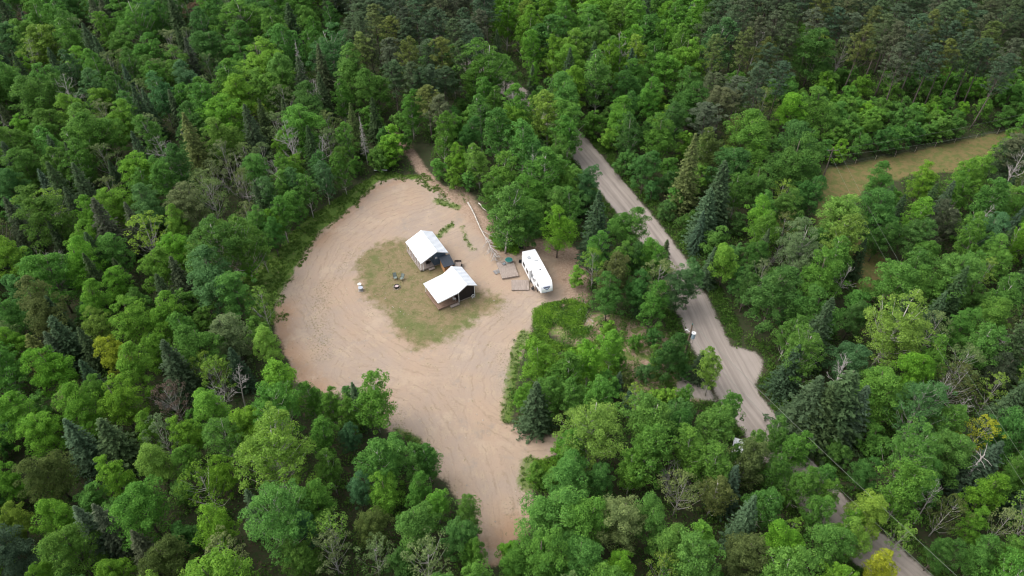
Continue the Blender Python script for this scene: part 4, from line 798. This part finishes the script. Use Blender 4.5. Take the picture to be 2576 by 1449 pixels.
# grill on the porch
def atc(c, x, y, z=0): v = c.matrix_basis @ Vector((x, y, z)); return v
bb = tag(empty('barbecue', atc(c1, 1.75, .55, .3), c1.rotation_euler.z), 'black barbecue under the porch roof of the blue-grey cabin', 'barbecue')
MB().box(-.35, .35, -.22, .22, .55, .75).build('firebox', 'black', bb, .03); MB().prism([(-.35, .76), (.35, .76), (.28, .98), (-.28, .98)], -.2, .2).build('lid', 'black', bb, .03)
for sx in (-.3, .3):
    for sy in (-.18, .18): MB().cyl(sx, sy, 0, .55, .02, 6).build('leg', 'black', bb)
MB().box(.36, .62, -.18, .18, .7, .73).build('side_shelf', 'black', bb)
for (px, py, rz, lb) in ((3.35, 2.2, 1.4, 'small pale chair on the brown cabin porch, by the wall'), ):
    ch = tag(empty('porch_chair', atc(c2, px, .55, .3), rz), lb, 'chair'); MB().box(-.22, .22, -.22, .22, .4, .44).build('seat', 'white', ch); MB().box(-.22, .22, .2, .24, .44, .9).build('backrest', 'white', ch)
    for sx in (-.2, .2):
        for sy in (-.2, .2): MB().cyl(sx, sy, 0, .4, .018, 6).build('leg', 'white', ch)
# wood shed
sh = tag(empty('wood_shed', atc(c1, 3.5, -2.75), c1.rotation_euler.z + R(-4)), 'small wooden shed with dark shingle roof between the two cabins', 'shed')
mb = MB()
for k in range(9): mb.box(.05, 1.75, .05 + .008 * (k % 2), .12, .05 + k * .19, .05 + k * .19 + .18)
mb.build('wall', 'wood', sh); mb = MB()
for k in range(9): mb.box(.05, .11, .14, 2.2, .05 + k * .19, .05 + k * .19 + .18)
for k in range(9): mb.box(1.69, 1.75, .14, 2.2, .05 + k * .19, .05 + k * .19 + .18)
mb.build('side_wall', 'wood', sh)
mb = MB()
for px in (.06, 1.66): mb.box(px, px + .09, .0, .045, 0, 1.78)
mb.build('post', 'wood', sh)
r_ = MB().slab((-.12, -.2, 1.82), (1.95, -.2, 1.82), (1.95, 2.35, 2.25), (-.12, 2.35, 2.25), .08).build('roof', 'shingle', sh)
mb = MB()
for k in range(10): y0 = -.19 + k * .254; za = 1.82 + (y0 + .2) * .43 / 2.55 + .012; mb.slab((-.115, y0, za + .014), (1.945, y0, za + .014), (1.945, y0 + .23, za + .032), (-.115, y0 + .23, za + .032), .02)
mb.build('shingle_course', 'shingle', r_)
mb = MB()
for k in range(30): mb.tube([(.25 + .3 * (k % 5), -.35, .09 + .14 * (k // 5)), (.25 + .3 * (k % 5), -.02, .09 + .14 * (k // 5))], random.uniform(.055, .075), 7)
fw = tag(mb.build('firewood_stack', 'red_wood'), 'stacked split firewood against the small wooden shed', 'firewood'); fw.location = sh.location; fw.rotation_euler = sh.rotation_euler
# utility cart beside shed
ct = tag(empty('utility_trailer', atc(sh, 2.9, .9), c1.rotation_euler.z - .5), 'small dark open utility trailer beside the wooden shed', 'utility trailer')
MB().box(-.6, .6, -.9, .9, .42, .47).build('bed', 'grey_wood', ct)
mb = MB(); mb.box(-.62, -.58, -.9, .9, .475, .8); mb.box(.58, .62, -.9, .9, .475, .8); mb.box(-.58, .58, -.92, -.88, .475, .8); mb.box(-.58, .58, .88, .92, .475, .8); mb.build('side_board', 'black', ct)
for sx in (-.72, .72):
    wh = MB().tube([(sx - .07, 0, .3), (sx + .07, 0, .3)], .3, 16).build('wheel', 'tyre', ct); MB().tube([(sx - .08, 0, .3), (sx + .08, 0, .3)], .15, 12).build('rim', 'white', wh)
MB().tube([(-.3, -.9, .44), (0, -1.9, .42)], .03, 6).tube([(.3, -.9, .44), (0, -1.9, .42)], .03, 6).build('tow_bar', 'black', ct)
# propane / pipe behind the near cabin
pr = tag(empty('gas_tank', atc(c2, 7.75, 4.2)), 'pale upright gas tank with dark hose behind the brown cabin', 'gas tank')
MB().tube([(0, 0, 0), (0, 0, .1), (0, 0, 1.0), (0, 0, 1.12), (0, 0, 1.2)], [.17, .19, .19, .13, .04], 16).build('tank', 'metal', pr, smooth=True)
MB().tube([(0, 0, 1.2), (.1, -.1, 1.55), (.35, -.3, 1.5), (.42, -.38, .8), (.45, -.4, .02)], .035, 8).build('hose', 'black', pr)
# white coil / bike-like reel at cabin corner
wc = tag(empty('hose_reel', atc(c2, 6.55, -.33), c2.rotation_euler.z), 'white hose reel on a stand against the brown cabin corner', 'hose reel')
def ring(cx, cy, cz, r, rr, n=20, ax='y'): return [(cx + r * math.cos(6.2832 * i / n), cy, cz + r * math.sin(6.2832 * i / n)) for i in range(n + 1)]
MB().tube(ring(0, .06, .42, .30, 0), .03, 6, False).tube(ring(0, .14, .42, .28, 0), .03, 6, False).build('hose_coil', 'white', wc)
MB().tube([(-.3, -.1, 0), (0, .1, .42), (.3, -.1, 0)], .022, 6).build('stand', 'white', wc)

# ------------------------------------------------------------------ camper (fifth-wheel)
rv = tag(empty('camper_trailer', (2.97, 97.60, 0), R(-72.1)), 'long white camper trailer with raised nose parked beside the wooden decks', 'camper')
def taper(x): return 1.23 if x < 8.3 else 1.23 - .24 * ((x - 8.3) / 1.6) ** 2
prof = [(0, .62), (0, 3.22), (.06, 3.3), (8.3, 3.34), (8.75, 3.27), (9.15, 3.08), (9.5, 2.76), (9.75, 2.36), (9.86, 1.98), (9.8, 1.72), (9.6, 1.6), (7.35, 1.52), (7.1, 1.42), (7.0, .62)]
mb = MB(); n = len(prof)
for sgn in (-1, 1): mb.v += [(x, sgn * taper(x), z) for x, z in prof]
mb.f = [tuple(range(n)), tuple(reversed(range(n, 2 * n)))] + [(i, (i + 1) % n, n + (i + 1) % n, n + i) for i in range(n)]
body = mb.build('body', 'rv', rv, .05)
so_ = MB().box(.9, 5.0, -1.56, -1.235, .95, 2.95).build('slide_out', 'rv', rv, .03); MB().box(.86, 5.04, -1.6, -1.24, 2.96, 3.02).build('slide_roof', 'rv', so_)
def win(x0, x1, z0, z1, y, par=rv):
    f_ = MB().box(x0, x1, y - .02, y + .02, z0, z1).build('window', 'rvgrey', par); MB().box(x0 + .05, x1 - .05, y - .03, y + .03, z0 + .05, z1 - .05).build('pane', 'glass', f_)
win(.18, .7, 1.7, 2.5, -1.24); win(1.5, 2.6, 1.6, 2.4, -1.57); win(3.4, 4.5, 1.6, 2.4, -1.57); win(5.2, 5.75, 1.75, 2.6, -1.24); win(5.95, 6.35, 1.7, 2.2, -1.24); win(8.0, 8.6, 2.2, 2.8, -1.23); win(2, 3.2, 1.7, 2.4, 1.24); win(5, 6, 1.7, 2.4, 1.24)
dr = MB().box(6.5, 7.0, -1.265, -1.235, .85, 2.7).build('door', 'rv', rv); MB().box(6.6, 6.9, -1.28, -1.266, 1.9, 2.5).build('pane', 'glass', dr); MB().box(6.53, 6.58, -1.3, -1.27, 1.6, 1.75).build('handle', 'black', dr)
mb = MB(); mb.box(.05, 6.95, -1.262, -1.24, .85, .93); mb.box(5.1, 9.0, -1.255, -1.236, 1.58, 1.66); mb.box(.05, 6.95, 1.24, 1.262, .85, .93); mb.build('side_stripe', 'rvgrey', rv)
mb = MB(); mb.box(8.32, 8.335, -1.15, 1.15, 3.30, 3.352); mb.build('roof_seam', 'rvgrey', rv)
mb = MB().tube([(9.83, -1.02, 1.83), (9.89, 0, 1.83), (9.83, 1.02, 1.83)], .05, 6).build('nose_trim', 'rvgrey', rv)
# nose emblem: shield with a dark pointed lower rim and a row of lettering strokes
def nose(s, y, lift=.012):                              # s 0..1 down the nose cap between z 3.08 and 1.98
    seg = [(9.15, 3.08), (9.5, 2.76), (9.75, 2.36), (9.86, 1.98)]; q = s * 3; i = min(int(q), 2); f_ = q - i
    x = seg[i][0] * (1 - f_) + seg[i + 1][0] * f_; z = seg[i][1] * (1 - f_) + seg[i + 1][1] * f_
    return (x + lift * 1.6, y, z + lift)
em = empty('x', (0, 0, 0)); bpy.data.objects.remove(em)
mb = MB()
for i in range(12):
    ya, yb = -.62 + i * 1.24 / 12, -.62 + (i + 1) * 1.24 / 12
    lo = lambda y: .42 + .42 * (1 - abs(y) / .62)
    mb.poly([nose(.30, ya), nose(.30, yb), nose((.30 + lo(yb)) / 2, yb), nose((.30 + lo(ya)) / 2, ya)]); mb.poly([nose((.30 + lo(ya)) / 2, ya), nose((.30 + lo(yb)) / 2, yb), nose(lo(yb), yb), nose(lo(ya), ya)])
eb = mb.build('nose_emblem', pm('emblem_pale', (.50, .55, .68), (.42, .47, .60), .4), rv)
mb = MB()
for i in range(12):
    ya, yb = -.62 + i * 1.24 / 12, -.62 + (i + 1) * 1.24 / 12
    mb.poly([nose(lo(ya) - .09, ya, .02), nose(lo(yb) - .09, yb, .02), nose(lo(yb), yb, .02), nose(lo(ya), ya, .02)])
mb.build('emblem_rim', pm('emblem_dark', (.06, .08, .13), (.05, .06, .1), .4), eb)
mb = MB()
for i, (a, wd_) in enumerate(((-.46, .05), (-.36, .08), (-.24, .05), (-.14, .08), (-.02, .05), (.08, .09), (.20, .05), (.30, .09), (.42, .05))):
    mb.poly([nose(.36, a, .02), nose(.36, a + wd_, .02), nose(.5, a + wd_, .02), nose(.5, a, .02)])
    if i % 2: mb.poly([nose(.40, a + wd_ + .01, .02), nose(.40, a + wd_ + .03, .02), nose(.5, a + wd_ + .03, .02), nose(.5, a + wd_ + .01, .02)])
mb.build('emblem_lettering', M['dark'], eb)
def rvloc(px, py): v = rv.matrix_basis.inverted() @ Vector((*unp((1820 + px / 5.174) / 1.4907, (850 + py / 5.174) / 1.4907, 3.35), 0)); return v.x, v.y
for nm, px, py, sx, sy, hh, mt in (('roof_vent', 815, 545, .2, .18, .08, 'rv'), ('roof_hatch', 845, 602, .32, .30, .1, 'rvgrey'), ('air_conditioner', 965, 630, .5, .38, .28, 'rv'), ('roof_vent', 850, 655, .18, .16, .08, 'rv'), ('roof_vent', 990, 742, .1, .1, .08, 'rvgrey'), ('antenna_base', 1062, 832, .12, .10, .1, 'black')):
    x, y = rvloc(px, py); MB().box(x - sx, x + sx, y - sy, y + sy, 3.33, 3.33 + hh).build(nm, mt, rv, .03)
x, y = rvloc(1030, 790); x2, y2 = rvloc(1062, 832); MB().tube([(x, y, 3.42), (x2, y2, 3.42)], .035, 6).build('antenna', 'rvgrey', rv)
x, y = rvloc(1115, 940); MB().cyl(x, y, 3.33, 3.42, .2, 18).build('round_vent', 'rv', rv)
for xx in (3.6, 4.5):
    for sy in (-1.12, 1.12):
        wh = MB().tube([(xx, sy - .12, .38), (xx, sy + .12, .38)], .38, 20).build('wheel', 'tyre', rv); MB().tube([(xx, sy - .13, .38), (xx, sy + .13, .38)], .2, 14).build('rim', 'white', wh)
for sy in (-.9, .9): MB().box(7.5, 7.6, sy - .05, sy + .05, .02, 1.55).build('landing_leg', 'black', rv)
MB().box(8.9, 9.2, -.22, .22, .95, 1.58).build('hitch', 'black', rv); MB().box(.3, 6.9, -.8, .8, .5, .64).build('frame', 'black', rv)
MB().box(6.45, 7.05, -1.75, -1.28, .3, .34).box(6.45, 7.05, -1.5, -1.28, .55, .59).build('entry_step', 'black', rv)
MB().tube([(.5, -1.3, 2.98), (5.05, -1.3, 2.98)], .05, 8).build('awning_roll', 'rv', rv)
# platforms
def platform(cs, z, label, along, grp='low wooden decks beside the camper'):
    a, b_, c, d_ = [Vector((*p, 0)) for p in cs]; x = (b_ - a); ang = math.atan2(x.y, x.x); rt = tag(empty('wooden_deck', a, ang), label, 'deck', grp)
    deckbox(rt, 0, x.length, -(d_ - a).length, 0, z, 'grey_wood', along, .2, 'boards'); return rt
pa = platform([(-2.85, 97.75), (.15, 98.35), (1.75, 95.0), (-.8, 93.7)], .3, 'larger wooden deck, skewed, with the green table at its top corner', 'y')
pb = platform([(-.12, 93.05), (2.95, 93.1), (3.1, 90.7), (.1, 90.45)], .2, 'smaller grey wooden deck below the larger one, left of the camper', 'y')
pa.rotation_euler.z = math.atan2(.75, 3.0) ; pb.rotation_euler.z = R(1)
# slatted pallet by deck
x, y = unp(1252, 683, .1); pl = tag(empty('slatted_bench', (x, y, 0), R(28)), 'grey slatted frame lying beside the left edge of the larger deck', 'slat frame')
mb = MB()
for k in range(4): mb.box(-.75, .75, -.5 + k * .27, -.38 + k * .27, .14, .18)
mb.build('slat', 'metal', pl); MB().box(-.65, -.55, -.55, .5, .02, .138).build('rail', 'grey_wood', pl); MB().box(.55, .65, -.55, .5, .02, .138).build('rail', 'grey_wood', pl)
# patio table
x, y = unp(1280, 653, .75); tb = tag(empty('patio_table', (x, y, .0)), 'round dark green patio table at the top corner of the larger deck', 'table')
MB().cyl(0, 0, .70, .74, .66, 32).build('tabletop', 'teal', tb); MB().tube([(.68 * math.cos(6.2832 * i / 32), .68 * math.sin(6.2832 * i / 32), .72) for i in range(33)], .03, 6, False).build('table_rim', pm('pale_rim', (.22, .32, .31), (.18, .26, .25), .5), tb)
for k in range(4): a = k * 1.571 + .4; MB().tube([(.3 * math.cos(a), .3 * math.sin(a), .70), (.55 * math.cos(a), .55 * math.sin(a), 0.02)], .025, 6).build('leg', 'metal', tb)
def chair(x, y, rz, mat, label, nm='lawn_chair', grp=None, z=0):
    c = tag(empty(nm, (x, y, z), rz), label, 'chair', grp)
    MB().slab((-.28, -.3, .42), (.28, -.3, .42), (.28, .28, .36), (-.28, .28, .36), .03).build('seat', mat, c)
    MB().slab((-.28, .28, .38), (.28, .28, .38), (.28, .62, 1.02), (-.28, .62, 1.02), .035).build('backrest', mat, c)
    for s in (-.31, .31):
        MB().tube([(s, -.3, .02), (s, -.28, .6), (s, .38, .62)], .022, 6).build('armrest', 'black', c); MB().tube([(s, .45, .02), (s, .0, .4)], .022, 6).build('leg', 'black', c); MB().tube([(s, .28, .38), (s, .62, 1.03)], .02, 6).build('back_rail', 'black', c)
    return c
x, y = unp(1268, 664, .3); chair(x, y, 2.0, 'metal', 'pale folding chair tucked beside the green patio table', 'folding_chair')
x, y = unp(995, 702); chair(x, y, R(18), 'fabric', 'grey-green lawn chair by the fire pit, the left of the pair', grp='lawn chairs by the fire pit')
x, y = unp(1011, 704); chair(x, y, R(-22), 'fabric', 'grey-green lawn chair by the fire pit, the right of the pair', grp='lawn chairs by the fire pit')
# fire pit
x, y = unp(998, 722); fp = tag(empty('fire_pit', (x, y, 0)), 'round black fire pit with pale ashes in front of the two lawn chairs', 'fire pit')
def tubewall(r0, r1, z0, z1, n=28):
    mb = MB()
    for i in range(n):
        a, b_ = 6.2832 * i / n, 6.2832 * (i + 1) / n; c = [(math.cos(a), math.sin(a)), (math.cos(b_), math.sin(b_))]
        q = lambda r, j, z: (c[j][0] * r, c[j][1] * r, z)
        mb.poly([q(r1, 0, z0), q(r1, 1, z0), q(r1, 1, z1), q(r1, 0, z1)]); mb.poly([q(r0, 1, z0), q(r0, 0, z0), q(r0, 0, z1), q(r0, 1, z1)]); mb.poly([q(r0, 0, z1), q(r1, 0, z1), q(r1, 1, z1), q(r0, 1, z1)])
    return mb
tubewall(.40, .44, .0, .33).build('steel_ring', 'black', fp); MB().cyl(0, 0, .02, .2, .39, 24).build('ash_bed', 'ash', fp)
mb = MB()
for i in range(16):
    a = 6.2832 * i / 16; mb.cyl(.62 * math.cos(a), .62 * math.sin(a), 0, random.uniform(.05, .1), random.uniform(.07, .11), 6, .05)
mb.build('stone_ring', 'stone', fp)
# two round things at left of lawn
x, y = unp(905, 719); wb = tag(empty('round_bin', (x, y, 0)), 'small white round-lidded bin, the farther of two at the lawn edge', 'bin', 'two round containers at the lawn edge')
MB().cyl(0, 0, 0, .42, .27, 20, .30).build('bucket', 'white', wb); MB().cyl(0, 0, .425, .46, .33, 24).build('lid', 'white', wb); MB().cyl(0, 0, .462, .49, .1, 12).build('knob', 'rvgrey', wb)
x, y = unp(908, 730); wb = tag(empty('round_bin', (x, y, 0)), 'grey round drum on a slab, the nearer of two at the lawn edge', 'drum', 'two round containers at the lawn edge')
MB().box(-.42, .42, -.42, .42, 0, .07).build('slab', 'stone', wb, .02); MB().cyl(0, 0, .075, .6, .34, 24).build('drum', 'metal', wb); MB().cyl(0, 0, .602, .64, .42, 28).build('lid', 'metal', wb)
# black tank next to camper
x, y = unp(1309, 660); kt = tag(empty('water_jug', (x, y, 0)), 'small black container on the ground at the camper’s rear left corner'.replace('’', "'"), 'container')
MB().box(-.28, .28, -.25, .25, .05, .5).build('box', 'black', kt, .06); MB().cyl(.4, .3, .0, .38, .16, 12).build('canister', 'black', kt)
# outhouse in the trees
x, y = unp(1311, 622); oh = tag(empty('outhouse', (x, y, 0), R(8)), 'narrow dark outhouse with grey sloping roof under the trees behind the camper', 'outhouse')
MB().box(-.55, .55, -.55, .55, .0, 2.0).build('wall', 'dark', oh); MB().slab((-.75, -.8, 2.05), (.75, -.8, 2.05), (.75, .75, 2.4), (-.75, .75, 2.4), .06).build('roof', 'metal', oh); MB().box(-.35, .35, -.585, -.555, .1, 1.85).build('door', 'black', oh)
# ------------------------------------------------------------------ fallen birches, log, brush pile
def fallen(a, b_, r0, label, nb, seed, spread=1.0, z0=.25, z1=.5, L0=2.2, start=.55):
    g = random.Random(seed); A = Vector((*unp(*a), z0)); B = Vector((*unp(*b_), z1)); L = (B - A).length; n = 9
    rt = tag(empty('fallen_birch', (A.x, A.y, 0)), label, 'fallen tree', 'fallen birches at the clearing edge'); O = Vector((A.x, A.y, 0))
    pts = [A.lerp(B, i / (n - 1)) + Vector((math.sin(i * 1.1) * .12, 0, 0)) - O for i in range(n)]
    MB().tube(pts, [r0 * (1 - .75 * i / (n - 1)) for i in range(n)], 7).build('trunk', 'birch', rt, smooth=True); mb = MB(); D = (B - A).normalized(); S_ = D.cross(Vector((0, 0, 1)))
    for k in range(nb):
        q = g.uniform(start, 1); i = min(int(q * (n - 1)), n - 2); S = pts[i].lerp(pts[i + 1], q * (n - 1) - i); l = L0 * g.uniform(.5, 1.2) * (1.25 - q * .6)
        d = (D + S_ * g.uniform(-.75, .75) * spread + Vector((0, 0, g.uniform(-.1, .25)))).normalized(); e = S + d * l * .5; f_ = S + d * l + Vector((0, 0, -.2 * l * .3)); f_.z = max(f_.z, .05)
        mb.tube([S, e, f_], [.07, .05, .022], 5, False)
        for j in range(3): s = e.lerp(f_, g.uniform(0, .8)); d2 = (d + S_ * g.uniform(-.7, .7)).normalized(); h_ = s + d2 * l * .35; h_.z = max(h_.z, .04); mb.tube([s, h_], [.035, .015], 4, False)
    mb.build('branches', 'deadwood', rt)
fallen((1177,512), (1245,650), .17, 'long white birch fallen across the sand above the larger deck', 24, 3, z1=.7, L0=3.0, spread=1.3)
fallen((1204,517), (1226,538), .13, 'short white birch log half hidden behind the long fallen birch', 0, 5, z0=.6, z1=.4)
fallen((1244,551), (1262,600), .08, 'slim pale birch top lying on the bushes right of the long one', 12, 6, z0=1.8, z1=1.3, L0=1.6, start=.3)
fallen((1256,564), (1285,608), .06, 'bare spreading birch top lying nearest the outhouse', 16, 8, 1.4, z0=1.8, z1=1.2, L0=2.2, start=.05)
x, y = unp(940, 432); x2, y2 = unp(975, 427); tag(MB().box(-1.4, 1.4, -.12, .12, .05, .25).build('wooden_beam', 'white', None, .02), 'pale wooden beam lying on the grass at the top of the clearing', 'beam').location = ((x + x2) / 2, (y + y2) / 2, 0)
x, y = unp(1475, 812); g_ = random.Random(4); mb = MB()
for k in range(46):
    cx, cy = g_.gauss(0, .7), g_.gauss(0, 1.3); a = g_.gauss(1.5, .6); l = g_.uniform(.5, 1.9); z = g_.uniform(.05, .5)
    mb.tube([(cx - l * math.cos(a) / 2, cy - l * math.sin(a) / 2, z), (cx + l * math.cos(a) / 2, cy + l * math.sin(a) / 2, z + g_.uniform(-.05, .3))], [g_.uniform(.03, .07), .02], 5)
bp = tag(mb.build('brush_pile', 'deadwood'), 'heap of bleached grey branches right of the brambles', 'brush pile'); bp.location = (x, y, 0)
# a fallen leaning trunk lower right
A = Vector((*unp(2405, 1232, 1), 1)); B = Vector((*unp(2477, 1143, 10), 10)); rt = tag(empty('leaning_dead_tree', (A.x, A.y, 0)), 'thick grey dead trunk leaning right in the lower right forest', 'dead tree')
O = Vector((A.x, A.y, 0)); MB().tube([A - O - Vector((0, 0, 1)), (A + B) / 2 - O + Vector((0, 0, .3)), B - O], [.26, .18, .06], 8).build('trunk', 'deadwood', rt, smooth=True); mb = MB()
for k in range(22):
    q = random.uniform(.3, 1); S = A.lerp(B, q) - O; d = (B - A).normalized() * .7 + Vector((random.gauss(0, .6), random.gauss(0, .6), random.gauss(0, .4))); l = random.uniform(.8, 2.4)
    mb.tube([S, S + d * l * .5, S + d * l + Vector((0, 0, -.3))], [.05, .03, .01], 4, False)
mb.build('branches', 'deadwood', rt)

# ------------------------------------------------------------------ power line
px, py = unp(1742, 816, 9.8)
pp = tag(empty('power_pole', (px, py, 0)), 'dark wooden power pole with pale transformer beside the gravel road', 'power pole', 'power poles')
MB().tube([(0, 0, -.2), (0, 0, 9.7)], [.19, .13], 10).build('pole', 'pole', pp, smooth=True)
MB().cyl(0, 0, 9.7, 9.95, .06, 8).build('insulator', 'teal', pp)
tf = MB().cyl(.52, -.05, 6.9, 7.95, .3, 20).build('transformer', 'blue', pp); MB().cyl(.52, -.05, 7.952, 8.02, .33, 20).build('transformer_lid', 'white', tf); MB().cyl(.45, -.05, 8.02, 8.25, .05, 8).build('bushing', 'white', tf)
MB().box(.13, .24, -.1, 0, 7.1, 7.8).build('bracket', 'black', pp)
MB().tube([(0, 0, 8.1), (-.55, .3, 8.35)], .04, 6).tube([(-.8, .2, 8.35), (-.3, .42, 8.4)], .05, 6).build('fuse_arm', 'white', pp)
MB().tube([(.5, -.3, 6.9), (.55, -.5, 6.3), (.3, -.5, 6.1), (.1, -.2, 6.0)], .03, 6).build('cable_loop', 'black', pp)
def wires(specs, label, name='power_wire'):
    for a, b_, sag, lb in specs:
        A, B = Vector(a), Vector(b_); pts = [A.lerp(B, i / 24) - Vector((0, 0, sag * 4 * (i / 24) * (1 - i / 24))) - A for i in range(25)]
        o = MB().tube(pts, .018 if lb[:5] in ('upper', 'lower') and 'transformer' in lb else .010, 4).build(name, 'wire'); o.location = A; tag(o, lb, 'wire', 'overhead wires')
qx, qy = unp(2560, 1590, 9.8)
for (ox, oy, lb, rx) in ((qx, qy, 'wooden power pole beyond the bottom right corner', 0),): 
    p2 = tag(empty('power_pole', (ox, oy, 0)), lb, 'power pole', 'power poles'); MB().tube([(0, 0, -.2), (0, 0, 9.7)], [.19, .13], 10).build('pole', 'pole', p2); MB().cyl(0, 0, 9.7, 9.95, .06, 8).build('insulator', 'teal', p2)
wires([((px, py, 9.9), (qx, qy, 9.9), .6, 'upper pale wire running from the transformer pole along the road to bottom right'), ((px, py, 7.2), (qx, qy, 7.4), 1.2, 'lower wire from the transformer pole, half hidden by the roadside trees')], '')
hx, hy = unp(2097, 372, 11); hp = tag(empty('power_pole', (hx, hy, 0)), 'slim grey power pole with crossarm at the left end of the grass strip', 'power pole', 'power poles')
MB().tube([(0, 0, -.2), (0, 0, 11)], [.15, .10], 10).build('pole', 'bark', hp); MB().box(-1.1, 1.1, -.05, .05, 10.4, 10.50).build('crossarm', 'bark', hp)
for s in (-1, 1): MB().cyl(s, 0, 10.525, 10.75, .05, 8).build('insulator', 'teal', hp)
ex, ey = unp(2700, 255, 11); fx, fy = unp(2640, 1250, 11)
wires([((hx + 1, hy, 10.8), (ex, ey, 11), 1.0, 'upper wire from the slim grey pole toward the right edge'), ((hx - 1, hy, 9.0), (ex - 2, ey - 3, 9), 1.0, 'lower wire from the slim grey pole toward the right edge'),
       ((hx + 1, hy, 10.7), (fx, fy, 11), 1.5, 'right-hand wire running down from the slim grey pole over the grass gap'), ((hx - 1, hy, 10.7), (fx - 2, fy, 11), 1.5, 'left-hand wire running down from the slim grey pole over the grass gap')], '')
fl = W([(2080,422),(2150,414),(2250,394),(2400,360),(2560,326)]); ff = tag(empty('wire_fence', (*fl[0], 0)), 'thin pale wire fence along the upper edge of the grass strip', 'fence'); O = Vector((*fl[0], 0)); mb = MB()
for z in (.5, .9, 1.2): mb.tube([Vector((*p, z)) - O for p in fl], .008, 4)
mb.build('fence_wire', 'wire', ff)
for a, b_ in zip(fl[:-1], fl[1:]):
    n = int(math.hypot(b_[0] - a[0], b_[1] - a[1]) / 5)
    for i in range(n): q = i / n; p = Vector((a[0] + (b_[0] - a[0]) * q, a[1] + (b_[1] - a[1]) * q, 0)) - O; MB().cyl(p.x, p.y, 0, 1.35, .05, 6).build('fence_post', 'grey_wood', ff)
# ------------------------------------------------------------------ white car glimpsed under the trees
x, y = unp(1860, 1130, 1.3); car = tag(empty('parked_car', (x, y, .0), R(70)), 'white car half hidden under birches left of the gravel road', 'car')
mb = MB(); pf = [(-2.2, .35), (-2.25, .8), (-1.9, .95), (-1.0, 1.0), (.9, 1.0), (2.0, .95), (2.2, .75), (2.2, .35)]; mb.prism(pf, -.88, .88); mb.build('body', 'rv', car, .06)
mb = MB(); v8 = [(-1.35, -.78, 1.0), (.95, -.78, 1.0), (.95, .78, 1.0), (-1.35, .78, 1.0), (-.75, -.66, 1.5), (.45, -.66, 1.5), (.45, .66, 1.5), (-.75, .66, 1.5)]; mb.v = v8; mb.f = [(0, 1, 5, 4), (1, 2, 6, 5), (2, 3, 7, 6), (3, 0, 4, 7), (4, 5, 6, 7)]; mb.build('window', 'glass', car)
MB().box(-.72, .42, -.63, .63, 1.505, 1.55).build('roof', 'rv', car, .02)
for sx in (-1.35, 1.35):
    for sy in (-.82, .82): MB().tube([(sx, sy - .1, .33), (sx, sy + .1, .33)], .33, 16).build('wheel', 'tyre', car)
